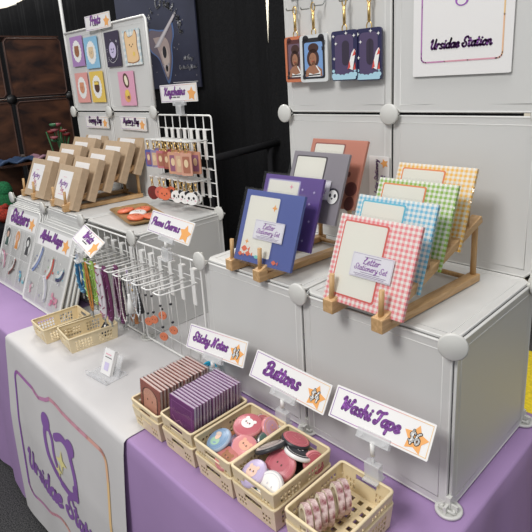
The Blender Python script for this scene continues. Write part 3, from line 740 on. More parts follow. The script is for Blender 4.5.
# ------------------------------------------------------------------ wooden tiered racks
def rack(label, xl, xr, y0, L, rise, rot=0, n=5, step=.2, peg=.17, group='tiered wooden display racks', z=1.0, s=1.0):
    cx = (xl+xr)/2
    t = thing('wooden_display_rack', label, 'display rack', (cx, y0, z+.012), (0, 0, math.radians(rot)), group)
    hw = (xr-xl)/2; a = math.atan2(rise, L)
    for sx in (-hw, hw):
        b = MB(); b.box((sx-.032*s, -.0, 0), (sx+.032*s, L, .045), bev=.005); b.build('base_rail', M_bamboo, t)
        b = MB(); Mx = Matrix.Translation((sx, 0.0, .035)) @ Matrix.Rotation(a, 4, 'X')
        b.box((-.032*s, 0, 0), (.032*s, L/math.cos(a), .045), M_bamboo, Mx, .005)
        b.box((sx-.036*s, -.035, 0), (sx+.036*s, .04, .078), M_bamboo, None, .006); b.build('sloping_rail', M_bamboo, t)
        b = MB(); b.tube([(sx, L-.03, .03), (sx, L-.03, rise+.05)], .018*s, None, 10); b.build('back_post', M_dowel, t)
        for k in range(n):
            yy = .0+k*step; zz = .05+rise*yy/L
            b = MB(); b.tube([(sx, yy, zz), (sx, yy+.01, zz+peg*(1 if k < n-1 else 1.5))], .015*s, None, 10); b.build('peg', M_dowel, t)
    for yy, zz in ((L-.06, .025), (.12, .02), (L-.05, rise+.03)):
        b = MB(); b.tube([(-hw, yy, zz), (hw, yy, zz)], .016, None, 8); b.build('crossbar', M_dowel, t)
    return t
rack('wooden tiered rack holding four gingham stationery sets', 1.325, 1.665, -.125, .93, .34, -4)
rack('wooden tiered rack holding the blue, purple, grey and salmon stationery sets', .36, .67, -.03, .90, .42, -5, step=.19)
rack('wooden tiered rack under the left column of kraft boxes', -3.90, -3.52, .09, .86, .32, -3, step=.19)
rack('wooden tiered rack under the right column of kraft boxes', -2.91, -2.49, .05, .90, .33, -6, step=.2)

# ------------------------------------------------------------------ stationery sets
def stationery(label, c, base, border, tilt=-23, roll=0, yaw=0, w=.51, h=.49, lab=True, art=None):
    t = thing('stationery_set', label, 'stationery set', c, rotm(tilt, roll, yaw), 'sleeved letter stationery sets')
    b = MB(); b.poly([(-w/2, -h/2), (w/2, -h/2), (w/2, h/2), (-w/2, h/2)], -.006, base, .022); b.build('envelope_sheet', base, t)
    x0, x1, z0, z1 = -w*.43, w*.14, -h*.42, h*.44
    b = MB(); b.rrect(x0, z0, x1, z1, .012, -.0085, border, .002); b.rrect(x0+.009, z0+.009, x1-.009, z1-.009, .010, -.0100, M_cream, .001); b.build('writing_sheet', M_cream, t)
    if art:
        b = MB(); art(b, w, h, -.0115); b.build('printed_art', None, t)
    if lab:
        b = MB(); lx, lz = .02, -.02
        M_lab = mat('vellum_label', (.78, .77, .82), .4)
        b.poly([(lx-.13, lz-.062), (lx+.13, lz-.062), (lx+.13, lz+.07), (lx-.13, lz+.07)], -.0185, M_lab, .002)
        b.line([(lx-.125, lz-.057), (lx+.125, lz-.057), (lx+.125, lz+.065), (lx-.125, lz+.065)], .0025, -.0195, C_('labline', (.45, .40, .52)), closed=True)
        script(b, 'Letter', lx, lz+.028, .11, -.0195, M_purple, .22); script(b, 'Stationery Set', lx, lz-.008, .21, -.0195, M_purple, .22)
        b.line([(lx-.05, lz+.052), (lx+.05, lz+.052)], .004, -.0195, C_('labline2', (.35, .30, .42)))
        for zz, a in ((-.032, .06), (-.042, .10), (-.05, .09)): b.line([(lx-a, lz+zz), (lx+a, lz+zz)], .0035, -.0195, C_('labline2', (.35, .30, .42)))
        b.build('label_slip', None, t)
    b = MB(); W2, H2 = w/2+.012, h/2+.014; n = 10
    for yy in (-.024, .022):
        g = [[b.bm.verts.new((-W2+2*W2*i/n, yy*(1 if (0 < i < n and 0 < j < n) else .8)+.0012*math.sin(i*2.1+j*1.7), -H2+2*H2*j/n)) for j in range(n+1)] for i in range(n+1)]
        for i in range(n):
            for j in range(n): b.face([g[i][j], g[i+1][j], g[i+1][j+1], g[i][j+1]])
    b.build('clear_sleeve', M_sleeve, t, smooth=True)
    return t
gi = lambda n, c: gingham(n, c, 95.)
rb = C_('redborder', (.68, .12, .10)); ob = C_('orangeborder', (.80, .25, .08)); bb_ = C_('blueborder', (.12, .50, .66))
stationery('pink gingham stationery set at the front of its rack', (1.512, -.005, 1.30), gi('pink_gingham', (.83, .24, .26)), rb)
stationery('light blue gingham stationery set behind the pink gingham one', (1.475, .215, 1.363), gi('blue_gingham', (.16, .50, .70)), bb_, lab=False)
stationery('green gingham stationery set between the light blue and yellow ones', (1.485, .415, 1.432), gi('green_gingham', (.26, .48, .05)), ob, lab=False)
stationery('yellow gingham stationery set, rearmost on its rack', (1.495, .615, 1.495), gi('yellow_gingham', (.90, .52, .08)), ob, lab=False)
def fish(b, w, h, y):
    for cx, cz, r in ((-.17, -.16, .03), (-.13, -.19, .025), (-.20, -.20, .022), (.11, -.21, .022)):
        b.poly(crom([(cx-r, cz), (cx, cz+r*.7), (cx+r, cz), (cx+r*1.6, cz+r*.6), (cx+r*1.5, cz-r*.6), (cx+r, cz), (cx, cz-r*.7), (cx-r, cz)], 3), y, C_('fishred', (.75, .16, .08)))
    b.star(.03, .14, .025, y, orn, .4, 4); b.star(-.16, -.11, .018, y, orn, .4, 4); b.ell(-.05, -.20, .02, .012, y, C_('teal', (.2, .6, .55)), 10)
stationery('deep blue stationery set with orange fish, front of its rack', (.640, .085, 1.328), mat('blue_paper', (.085, .12, .36), .5), mat('blue_paper', (.085, .12, .36), .5), -22, 0, 3, art=fish)
def stars_(b, w, h, y):
    for k in range(8): b.star(random.uniform(.09, .23), random.uniform(-.2, .2), .012, y+.0, C_('starlil', (.55, .48, .75)), .4, 4)
    b.star(.0, .17, .018, y, M_pink, .4, 4)
stationery('violet stationery set with little stars behind the deep blue one', (.640, .275, 1.405), mat('violet_paper', (.12, .065, .28), .5), mat('violet_border', (.40, .36, .60), .5), -22, 0, 3, lab=False, art=stars_)
def panda(b, w, h, y):
    b.ell(.18, -.05, .052, .056, y, M_black); b.ell(.18, -.055, .045, .048, y-.001, M_white)
    for s_ in (-1, 1): b.ell(.18+s_*.02, -.045, .010, .014, y-.002, M_black, 8)
    b.ell(.18, -.066, .008, .006, y-.002, M_black, 8)
stationery('grey stationery set with a panda face in front of the salmon one', (.715, .475, 1.55), mat('grey_paper', (.27, .25, .28), .5), mat('darkgrey_border', (.06, .05, .06), .5), -22, 0, 0, w=.49, h=.48, art=panda)
def cocoa(b, w, h, y):
    b.ell(.19, -.10, .05, .05, y, C_('cocoa', (.14, .035, .03))); b.ell(.20, -.20, .04, .05, y, C_('cocoa', (.14, .035, .03))); b.ell(.15, 0, .015, .02, y, C_('cocoa', (.14, .035, .03)), 8)
stationery('salmon stationery set, rearmost behind the grey one', (.725, .665, 1.615), mat('salmon_paper', (.56, .22, .15), .5), mat('salmon_border', (.30, .10, .08), .5), -22, 0, 0, w=.49, h=.48, lab=False, art=cocoa)

# ------------------------------------------------------------------ kraft boxes
def kraft(label, c, tilt=-24, yaw=0):
    t = thing('kraft_box', label, 'box', c, rotm(tilt, 0, yaw), 'kraft boxes on the tiered racks')
    w, h, d = .62, .475, .085
    b = MB(); b.box((-w/2, 0, -h/2), (w/2, d, h/2), M_kraft, None, .004); b.build('box_body', M_kraft, t)
    b = MB(); b.poly([(-w*.38, -h*.33), (w*.20, -h*.33), (w*.20, h*.36), (-w*.38, h*.36)], -.003, M_paper, .004)
    cx = -w*.095
    script(b, 'Mystery', cx, .03, .24, -.0045, M_purple, .24); script(b, 'Bag', cx, -.045, .09, -.0045, M_pink, .24)
    b.line([(cx-.04, .10), (cx+.04, .10)], .005, -.0045, M_pink); b.line([(cx-.08, -.10), (cx+.08, -.10)], .006, -.0045, M_pink)
    b.build('label_slip', None, t)
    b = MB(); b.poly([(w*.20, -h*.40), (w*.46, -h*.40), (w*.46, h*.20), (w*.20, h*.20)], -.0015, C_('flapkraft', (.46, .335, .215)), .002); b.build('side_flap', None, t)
    return t
nm = ['front', 'second', 'middle', 'fourth', 'rearmost']
for k in range(5):
    kraft('kraft box with a white label, %s in the left column by the brown shelf' % nm[k], (-3.535+.012*k, .165+.19*k, 1.265+.068*k))
for k in range(5):
    kraft('kraft box with a white label, %s in the column nearer the tray' % nm[k], (-2.68+.012*k, .14+.195*k, 1.255+.068*k), yaw=-1)

# ------------------------------------------------------------------ tray with badges
t = thing('serving_tray', 'small golden brown tray on the left shelf top holding orange badges', 'tray', (-1.62, .40, 1.012), rotm(0, 0, -14))
b = MB(); M_tray = mat('bronze_tray', (.42, .27, .12), .35, metal=.3)
def rr(w, h, r, z):
    P = []
    for cx, cy, a0 in ((w-r, h-r, 0), (-w+r, h-r, 90), (-w+r, -h+r, 180), (w-r, -h+r, 270)):
        for k in range(5): a = math.radians(a0+22.5*k); P.append((cx+r*math.cos(a), cy+r*math.sin(a), z))
    return P
R_ = [rr(.36, .175, .07, 0), rr(.40, .205, .08, .03), rr(.40, .205, .08, .036), rr(.375, .185, .07, .03), rr(.35, .165, .06, .008)]
rings = [[b.bm.verts.new(p) for p in r] for r in R_]
b.face(rings[0][::-1]); b.face(rings[-1])
for A, B in zip(rings, rings[1:]):
    for k in range(20): b.face([A[k], A[(k+1) % 20], B[(k+1) % 20], B[k]])
b.build('tray_body', M_tray, t)
BD = .018
def badge(label, c, r, face, rim, M3=None, art=None, group='round badges', cat='badge', rot=(0, 0, 0), scale=1):
    if 'tray' not in label: r *= .88; c = (c[0], c[1], c[2]-BD)
    t = thing('round_badge', label, cat, c, rot, group)
    b = MB(); b.lathe([(r*.80, 0), (r*.98, .006), (r, .014), (r*.97, .022), (r*.90, .028)], None, 28); b.lathe([(0, .001), (r*.82, .001)], None, 28); b.build('rim', rim, t)
    b = MB(); b.lathe([(r*.90, .028), (r*.7, .033), (r*.4, .036), (0, .037)], None, 28); b.build('face', face, t)
    if art:
        b = MB(); art(b, r); 
        for v in b.bm.verts:  # art is drawn in XZ: lay it on the dome
            x, y, z = v.co; v.co = Vector((x, z, .0365-.009*((x*x+z*z)/(r*r))+(-y)))
        b.build('picture', None, t)
    return t
coral = C_('coralbadge', (.80, .20, .10), .3); whit = C_('whitebadge', (.82, .80, .78), .3); pk = C_('pinkbadge', (.68, .26, .27), .3)
def face_art(m):
    def d(b, r):
        for s_ in (-1, 1): b.ell(s_*r*.3, r*.1, r*.08, r*.1, -.001, m, 8)
        b.line([(-r*.12, -r*.12), (0, -r*.2), (r*.12, -r*.12)], r*.07, -.001, m)
    return d
tr = [(-1.83, .385, coral, 'coral badge at the left end of the tray'), (-1.69, .50, coral, 'coral badge at the back of the tray'), (-1.605, .395, whit, 'white badge in the middle of the tray'),
      (-1.47, .29, coral, 'coral badge at the front of the tray'), (-1.37, .41, coral, 'coral badge at the right of the tray beside the sign')]
for k, (x, y, m, lb) in enumerate(tr): badge(lb, (x, y, 1.026+.004*(k % 2)), .088, m, m, art=face_art(dbrown), group='badges in the golden tray', rot=(math.radians(5), math.radians(-4+3*k), .4*k))

# ------------------------------------------------------------------ baskets
def basket_proto(wx=.33, wy=.46, h=.145, tp=.93):
    mb = MB()
    def wall(p0, p1, q0, q1, cols, rows, hole):   # p: bottom ends, q: top ends
        us = [0]; 
        for c in cols: us.append(us[-1]+c)
        us = [u/us[-1] for u in us]
        vs = [0]
        for r in rows: vs.append(vs[-1]+r)
        vs = [v/vs[-1] for v in vs]
        p0, p1, q0, q1 = map(Vector, (p0, p1, q0, q1))
        g = [[mb.bm.verts.new((p0.lerp(p1, u)).lerp(q0.lerp(q1, u), v)) for v in vs] for u in us]
        for i in range(len(cols)):
            for j in range(len(rows)):
                if not hole(i, j, len(cols), len(rows)): mb.face([g[i][j], g[i+1][j], g[i+1][j+1], g[i][j+1]])
    a, b_, A, B = wx/2*tp, wy/2*tp, wx/2, wy/2
    cl = [.05]+[.019, .009]*13+[.05]
    rl = [.022]+[.022, .008]*3+[.026]
    def hl(i, j, n, m):
        return 0 < i < n-1 and i % 2 == 1 and 0 < j < m-1 and j % 2 == 1 and abs(i-(n-1)/2) > 1.5
    cs = [.04]+[.018, .010]*3+[.14]+[.010, .018]*3+[.04]
    def hs(i, j, n, m):
        mid = (n-1)//2
        if i == mid or abs(i-mid) <= 1: return j in (m-3, m-2)
        k = i if i < mid else n-1-i
        return k % 2 == 1 and 0 < j < m-3 and j % 2 == 1
    for sx in (-1, 1): wall((sx*a, -b_, 0), (sx*a, b_, 0), (sx*A, -B, h), (sx*A, B, h), cl, rl, hl)
    for sy in (-1, 1): wall((-a, sy*b_, 0), (a, sy*b_, 0), (-A, sy*B, h), (A, sy*B, h), cs, rl, hs)
    # floor with slots
    n1, n2 = 11, 15
    g = [[mb.bm.verts.new((-a+2*a*i/n1, -b_+2*b_*j/n2, .002)) for j in range(n2+1)] for i in range(n1+1)]
    for i in range(n1):
        for j in range(n2):
            if not (i % 2 == 1 and j % 2 == 1): mb.face([g[i][j], g[i+1][j], g[i+1][j+1], g[i][j+1]])
    bmesh.ops.remove_doubles(mb.bm, verts=mb.bm.verts, dist=.0005)
    return mb
_bk = None
def basket(label, cx, cy, z, yaw=0):
    global _bk
    if _bk is None:
        t = thing('storage_basket', label, 'basket', (cx, cy, z), group='cream plastic storage baskets')
        basket_proto().build('basket_body', M_basket, t, solid=.006)
        b = MB(); A, B = .165, .23; r = .02
        P = []
        for X, Y, a0 in ((A-r, B-r, 0), (-A+r, B-r, 90), (-A+r, -B+r, 180), (A-r, -B+r, 270)):
            for k in range(4): a = math.radians(a0+30*k); P.append((X+r*math.cos(a), Y+r*math.sin(a), .145))
        b.tube(P, .009, None, 8, closed=True, flat=.8); b.build('rim', M_basket, t)
        _bk = t
    else:
        t = copy_tree(_bk); t.location = W(cx, cy, z); t['label'] = label
    t.rotation_euler = (0, 0, math.radians(yaw))
    return t
ZB = .008
basket('near empty cream basket at the far left, beside the sticker boards', -1.785, -.48, ZB, -2)
basket('cream basket under the hanging wrist straps, black trinket inside', -1.405, -.39, ZB, -6)
rows_ = [(.205, -.525, .062, 'left note pad'), (.565, -.515, .108, 'purple note pad'), (.925, -.515, .105, 'left badge'), (1.262, -.510, .105, 'right badge'), (1.672, -.51, .075, 'tape roll')]
for x, y, z, w in rows_:
    basket('lower of the two stacked cream baskets, under the %s basket' % w, x, y, ZB if x < .3 else .004)
basket('cream basket holding the pink wrapped note pads', .205, -.525, .062)
basket('cream basket holding the purple wrapped note pads', .565, -.515, .108)
basket('left cream basket of round badges, beside the purple pads', .925, -.515, .105)
basket('right cream basket of round badges, nearest the tape rolls', 1.262, -.510, .105)
basket('cream basket holding rolls of washi tape', 1.672, -.51, .075)
# black and white trinket in basket
t = thing('hair_clip', 'small black clip with white spots in the basket under the straps', 'clip', (-1.36, -.25, .07), rotm(-30, 20, 20))
b = MB(); b.box((-.045, -.01, -.05), (.045, .01, .06), M_black, None, .006); b.build('clip_body', M_black, t)
b = MB(); 
for px, pz in ((-.02, -.02), (.018, .0), (-.01, .035), (.024, .04)): b.ell(px, pz, .010, .012, -.012, M_white, 8, .001)
b.build('spots', M_white, t)
# note pads
def pad_proto(name, label, cover, edge, art, group, w=.255, h=.265):
    t = thing(name, label, 'note pad', (0, 0, 0), (0, 0, 0), group)
    b = MB(); b.box((-w/2, -.009, 0), (w/2, -.003, h), None, None, .0015); b.build('cover', cover, t)
    b = MB(); b.box((-w/2+.002, -.0028, .002), (w/2-.002, .012, h-.001)); b.build('pages', edge, t)
    if art:
        b = MB(); art(b, w, h); b.build('picture', None, t)
    b = MB(); b.box((-w/2-.004, -.0105, -.001), (w/2+.004, .0195, h+.005), None); b.build('wrapper', M_sleeve, t)
    return t
def art1(b, w, h):
    P = [(-.085, .03), (-.085, .18)]+[(.085*math.cos(math.radians(a)), .18+.055*math.sin(math.radians(a))) for a in range(165, 0, -15)]+[(.085, .18), (.085, .03)]
    b.poly([(x*1.18, z*1.03-.004) for x, z in P], -.0092, C_('padarch', (.16, .07, .06))); b.poly(P, -.0098, C_('padpeach', (.76, .42, .32)))
    for s_ in (-1, 1): b.ell(s_*.03, .15, .006, .008, -.0104, dbrown, 8)
def art2(b, w, h):
    b.line([(-.105, .03), (.105, .03), (.105, .235), (-.105, .235)], .004, -.0095, C_('padline', (.45, .20, .45)), closed=True)
    b.line(crom([(-.1, .13), (-.06, .10), (-.02, .12), (.03, .08), (.10, .10)], 4), .005, -.0095, C_('padline2', (.65, .32, .52)))
p1 = pad_proto('note_pad', 'wrapped pink note pad, frontmost in its basket, with a dark arch', C_('padpink', (.42, .16, .13)), C_('padpg', (.74, .60, .57)), art1, 'pink wrapped note pads standing in a row')
p2 = pad_proto('note_pad', 'wrapped purple note pad, frontmost in its basket', C_('padpurple', (.22, .06, .22)), C_('padpg2', (.62, .52, .66)), art2, 'purple wrapped note pads standing in a row')
ordn = 'second third fourth fifth sixth seventh eighth ninth tenth eleventh twelfth thirteenth fourteenth fifteenth sixteenth'.split()
for pr0, cx, z0, y0, y1, n, nmn in ((p1, .197, .075, -.70, -.315, 15, 'pink'), (p2, .565, .121, -.70, -.335, 16, 'purple')):
    for k in range(n):
        o = pr0 if k == 0 else copy_tree(pr0)
        o.location = W(cx+random.uniform(-.004, .004), y0+(y1-y0)*k/(n-1), z0); o.rotation_euler = rotm(-5, 0, random.uniform(-1, 1))
        if k: o['label'] = '%s pad from the front in the row of %s wrapped note pads' % (ordn[k-1], nmn)
# round badges
def rotb(ax, ay, az=0): return (math.radians(ax), math.radians(ay), math.radians(az))
lav = C_('lavbadge', (.50, .42, .62), .3); blb = C_('bluebadge', (.22, .34, .50), .3); blk = C_('blackbadge', (.03, .03, .035), .35); rose = C_('rosebadge', (.52, .13, .16), .3); teal = C_('tealbadge', (.25, .52, .60), .3)
metal = mat('badge_back', (.35, .34, .34), .3, metal=.8)
def person_art(b, r):
    b.ell(0, 0, r*.72, r*.72, -.001, navy); b.ell(0, -r*.25, r*.45, r*.32, -.002, C_('robe', (.35, .55, .40))); b.ell(.0, r*.15, r*.25, r*.28, -.003, C_('skin', (.82, .55, .42))); b.ell(-r*.1, r*.33, r*.28, r*.16, -.004, C_('lhair', (.62, .50, .42)))
def bear_art(m1, m2):
    def d(b, r):
        b.ell(0, 0, r*.68, r*.68, -.001, m1); b.ell(0, 0, r*.45, r*.4, -.002, m2)
        for s_ in (-1, 1): b.ell(s_*r*.32, r*.34, r*.14, r*.14, -.002, m2, 10); b.ell(s_*r*.16, r*.03, r*.05, r*.07, -.003, dbrown, 8)
    return d
def ring_art(m1, m2):
    def d(b, r):
        b.ell(0, 0, r*.8, r*.8, -.001, m1); b.ell(0, 0, r*.7, r*.7, -.002, m2)
        for s_ in (-1, 1): b.ell(s_*r*.2, r*.06, r*.05, r*.09, -.003, m1, 8)
        b.line([(-r*.2, -r*.2), (r*.2, -r*.22)], r*.05, -.003, m1)
    return d
gB = 'round badges in the left badge basket'
badge('blue rimmed badge with a robed figure, front left of the left badge basket', (.870, -.635, .235), .095, blb, C_('bluerim', (.42, .52, .66), .3), art=person_art, group=gB, rot=rotb(22, -12))
badge('rose badge with a white face at the middle of the left badge basket', (.925, -.455, .262), .105, rose, pk, art=bear_art(rose, whit), group=gB, rot=rotb(8, 6))
badge('pink badge with an orange sweep, right side of the left badge basket', (1.01, -.565, .222), .09, pk, C_('pinkrim', (.66, .36, .50), .3), art=bear_art(pk, C_('peach2', (.8, .42, .3))), group=gB, rot=rotb(12, 18))
badge('dusty red badge at the front of the left badge basket', (.985, -.675, .195), .085, C_('dust', (.52, .18, .16), .3), pk, art=bear_art(C_('dust', (.52, .18, .16), .3), brown), group=gB, rot=rotb(20, 10))
badge('orange and pink badge at the back right of the left badge basket', (1.005, -.36, .235), .08, C_('mauve', (.58, .32, .42), .3), pk, art=ring_art(orn, C_('mauve2', (.66, .40, .44), .3)), group=gB, rot=rotb(-10, 55))
badge('red badge leaning at the back of the left badge basket', (.945, -.335, .225), .085, rose, pk, art=ring_art(whit, rose), group=gB, rot=rotb(-25, 10))
badge('dark teal badge on edge at the back right of the left badge basket', (1.03, -.43, .195), .075, C_('dteal', (.10, .18, .16), .3), metal, group=gB, rot=rotb(0, 65))
badge('purple badge low in the middle of the left badge basket', (.93, -.54, .190), .09, lav, lav, art=bear_art(lav, pk), group=gB, rot=rotb(10, -8))
badge('brown badge buried at the left of the left badge basket', (.85, -.50, .155), .085, brown, metal, group=gB, rot=rotb(4, -8))
badge('pink badge buried at the bottom of the left badge basket', (.97, -.60, .140), .09, pk, metal, group=gB, rot=rotb(5, 3))
gB = 'round badges in the right badge basket'
badge('black rimmed badge lying flat at the left of the right badge basket', (1.175, -.50, .262), .11, C_('blkface', (.40, .35, .33), .3), blk, art=ring_art(whit, C_('gpurple', (.16, .13, .16), .3)), group=gB, rot=rotb(-8, -32))
badge('red badge with black rim on the back of the right badge basket', (1.235, -.37, .262), .10, rose, blk, art=ring_art(pk, rose), group=gB, rot=rotb(-22, 8))
badge('white edged dark badge behind the red one in the right badge basket', (1.30, -.42, .245), .10, C_('dgr', (.05, .05, .06), .3), whit, art=ring_art(whit, blk), group=gB, rot=rotb(-26, 6))
badge('large rose badge with a bear, centre of the right badge basket', (1.275, -.53, .225), .105, rose, pk, art=bear_art(pk, rose), group=gB, rot=rotb(30, 12))
badge('white badge with a pale face at the front of the right badge basket', (1.325, -.655, .205), .09, whit, C_('greyrim', (.62, .60, .62), .3), art=ring_art(lgrey, whit), group=gB, rot=rotb(42, 14))
badge('lilac badge with a small face, front left of the right badge basket', (1.205, -.665, .215), .095, lav, C_('lavrim', (.62, .52, .70), .3), art=bear_art(C_('lav2', (.66, .55, .72), .3), C_('peach3', (.78, .55, .45), .3)), group=gB, rot=rotb(25, -10))
badge('blue badge under the lilac one in the right badge basket', (1.215, -.650, .175), .095, teal, teal, group=gB, rot=rotb(25, -8))
badge('coral badge standing on edge at the right wall of the right badge basket', (1.375, -.38, .215), .075, rose, pk, art=ring_art(pk, rose), group=gB, rot=rotb(15, 62))
badge('brown badge low in the right badge basket', (1.19, -.57, .150), .09, C_('br3', (.40, .22, .16), .3), metal, group=gB, rot=rotb(4, -6))
badge('dark badge low in the back of the right badge basket', (1.28, -.42, .150), .09, blk, metal, group=gB, rot=rotb(5, 5))
# washi tape
M_wprint = mat('washi_print', (.70, .55, .53), .5, nscale=85, col2=(.22, .06, .07)); M_wcore = mat('washi_core', (.78, .70, .55), .6)
def tape(label, c, rot):
    t = thing('washi_tape_roll', label, 'tape roll', c, rot, 'washi tape rolls standing in the basket')
    Mx = Matrix.Rotation(PI/2, 4, 'X'); R, r, w = .086, .060, .016
    b = MB(); b.lathe([(R, -w), (R, w)], None, 32, Mx); b.lathe([(R, w), (R-.004, w+.001)], None, 32, Mx); b.lathe([(R-.004, -w-.001), (R, -w)], None, 32, Mx); b.build('printed_band', M_wprint, t)
    b = MB(); b.lathe([(R-.004, w), (r, w), (r, -w), (R-.004, -w)], None, 32, Mx, smooth=False); b.build('core', M_wcore, t)
    return t
for k, (lb, x, y, ya) in enumerate((('washi tape roll at the very front of the row', 1.600, -.690, -34), ('second washi tape roll, touching the front one', 1.612, -.650, -32), ('third washi tape roll, leaning in the middle of the row', 1.612, -.590, -38),
                                    ('fourth washi tape roll, just behind the leaning one', 1.622, -.550, -36), ('fifth washi tape roll, second from the back', 1.625, -.478, -34), ('rearmost washi tape roll in the basket', 1.636, -.438, -34))):
    tape(lb, (x, y, .170), rotm(-8, 0, ya))

# ------------------------------------------------------------------ card holder
t = thing('card_holder', 'clear acrylic holder with business cards on the white runner', 'card holder', (-.70, -.585, .012), rotm(0, 0, 6))
b = MB(); b.box((-.15, -.10, 0), (.15, .10, .008), None, None, .002); b.box((-.15, -.10, 0), (.15, -.092, .04))
Mx = Matrix.Translation((0, .0, .0)) @ Matrix.Rotation(math.radians(-24), 4, 'X'); b.box((-.13, .02, 0), (.13, .028, .19), None, Mx); b.box((-.15, .09, 0), (.15, .098, .02))
b.tube([(-.15, -.096, .04), (.15, -.096, .04)], .004, None, 6)
b.build('holder', mat('holder_acrylic', (.82, .83, .85), .12, trans=.72), t)
b = MB(); Mx = Matrix.Translation((0, -.015, .008)) @ Matrix.Rotation(math.radians(-24), 4, 'X')
b.box((-.065, 0, 0), (.065, .03, .21), M_paper, Mx)
b.build('business_cards', M_paper, t)
b = MB(); b.poly([(-.03, .035), (.03, .035), (.03, .10), (-.03, .10)], -.002, lil); b.line([(-.04, .14), (.045, .14)], .006, -.002, M_black); b.line([(-.04, .165), (.03, .165)], .008, -.002, M_pink)
for v in b.bm.verts: v.co = Mx @ v.co
b.build('card_print', None, t)

# ------------------------------------------------------------------ sticker boards leaning on the left shelf
M_pouch = clear('pouch', .10, .15, (.98, .98, .98), bump=.4, nscale=25)
def board(label, c, w, h, rot, text=None, stickers=None, sub=False, small=False):
    t = thing('sticker_board' if text else 'spare_panel', label, 'display board' if text else 'panel', c, rot, None if text else 'spare white panels leaning in a stack')
    k = .04; P = [(-w/2+k, 0), (w/2-k, 0), (w/2, k), (w/2, h-k), (w/2-k, h), (-w/2+k, h), (-w/2, h-k), (-w/2, k)]
    b = MB(); b.poly(P, -.004, M_panel, .01); b.build('panel', M_panel, t)
    b = MB(); b.tube([(x*.985, -.004, (z-h/2)*.985+h/2) for x, z in P], .009, None, 6, closed=True); b.build('panel_rim', M_rim, t)
    if text:
        cz = h*.855
        b = MB(); b.poly([(-w*.40, cz-.105), (w*.42, cz-.105), (w*.42, cz+.085), (-w*.40, cz+.085)], -.008, M_paper, .003); b.build('sign_card', M_paper, t)
        b = MB(); script(b, text, -.06, cz+.01, w*.58, -.0105, M_purple_d, .5); script(b, text, -.06, cz+.01, w*.58, -.0115, M_purple, .34)
        if small: b.line([(-.16, cz-.07), (.0, cz-.07)], .012, -.011, M_black)
        b.star(w*.31, cz-.02, .085, -.0115, M_orange, .5, 5, .2); b.build('lettering', None, t)
        pw, ph = w*.92/3, h*.70/2
        for r_ in range(2):
            for c_ in range(3):
                x0 = -w*.46+c_*pw; z0 = .035+r_*ph
                b = MB(); n = 5
                g = [[b.bm.verts.new((x0+.008+(pw-.016)*i/n, -.010-(.012 if 0 < i < n and 0 < j < n else 0)-.003*math.sin(i*2+j*3), z0+.006+(ph-.012)*j/n)) for j in range(n+1)] for i in range(n+1)]
                for i in range(n):
                    for j in range(n): b.face([g[i][j], g[i+1][j], g[i+1][j+1], g[i][j+1]])
                b.build('pouch', M_pouch, t, smooth=True)
        for (cx_, cz_, draw, lb) in stickers:
            b = MB(); draw(b, cx_*w, cz_*h, -.012); o = b.build('sticker', None, t); o['label'] = lb
    return t
def fig(hair, skin, body):
    def d(b, x, z, y):
        b.ell(x, z, .085, .13, y+.002, M_white); b.ell(x, z+.04, .06, .07, y, hair); b.poly([(x-.045, z-.11), (x+.045, z-.11), (x+.03, z+.0), (x-.03, z+.0)], y-.001, body); b.ell(x, z+.03, .032, .04, y-.002, skin)
    return d
def wav(c1, c2, L=.14, ang=0):
    def d(b, x, z, y):
        for k in range(12): b.ell(x+random.uniform(-.09, .09), z+random.uniform(-.11, .11), random.uniform(.008, .018), random.uniform(.008, .018), y+.001, (c1, c2, M_white, C_('greyspk', (.45, .43, .48)))[k % 4], 8)
        for q, (m, off) in enumerate(((c1, 0), (c2, .022), (M_white, -.02))):
            P = [(x+off+.03*math.sin(s*3.2), z-L/2*1.0+L*s*1.) for s in [k/8 for k in range(9)]]
            P = [(x+(px-x)*math.cos(ang)-(pz-z)*math.sin(ang), z+(px-x)*math.sin(ang)+(pz-z)*math.cos(ang)) for px, pz in P]
            b.line(P, .034, y-.001*q, m)
    return d
def blob(cols, r=.08, n=9):
    def d(b, x, z, y):
        for k in range(n): b.ell(x+random.uniform(-r, r), z+random.uniform(-r, r)*.8, random.uniform(.012, .03), random.uniform(.012, .03), y-.0006*k, cols[k % len(cols)], 10)
    return d
sk_ = C_('skin', (.82, .55, .42)); dg = C_('dkgreen', (.05, .12, .10)); cy = C_('cyan', (.20, .62, .72)); bfl = C_('bluefl', (.14, .20, .50)); pkl = C_('pinkl', (.82, .45, .55)); grl = C_('greenl', (.35, .60, .30))
st_a = [(-.33, .60, fig(M_black, sk_, dg), 'sticker of a dark haired figure in green'), (-.02, .60, fig(orn, sk_, orn), 'orange figure sticker'), (.31, .58, fig(M_black, M_white, M_black), 'black and white figure sticker'),
        (-.33, .30, wav(C_('mauvew', (.42, .22, .42)), pkl, .2, .5), 'mauve ribbon sticker'), (-.02, .27, wav(red, dbrown, .2, -.6), 'red wavy sticker'), (.31, .20, blob([cy, C_('blue2', (.15, .35, .60)), M_white]), 'cyan and blue sticker')]
board('front sticker board at far left with the Stickers sign', (-3.50, -.42, .004), .96, .985, rotm(-21.5, 0, 2), 'Stickers', st_a, small=True)
st_b = [(-.30, .56, wav(bfl, C_('blue3', (.30, .38, .65)), .30, -.5), 'blue floral strip sticker'), (.05, .52, wav(grl, red, .22, -.3), 'green and red sticker'), (.31, .50, wav(cy, navy, .16, -.9), 'teal feather sticker'),
        (-.30, .20, blob([pkl, M_white, lgrey]), 'pale pink sticker'), (.02, .26, wav(lil, lgrey, .26, .4), 'pale lilac ribbon sticker'), (.31, .18, blob([M_pink, pkl, C_('dpink', (.7, .2, .35))]), 'pink blossom sticker')]
board('second sticker board from the left, beside the braided wrist straps', (-2.535, -.425, .004), .955, .90, rotm(-22, 1, 2), 'Alpha Mags', st_b)
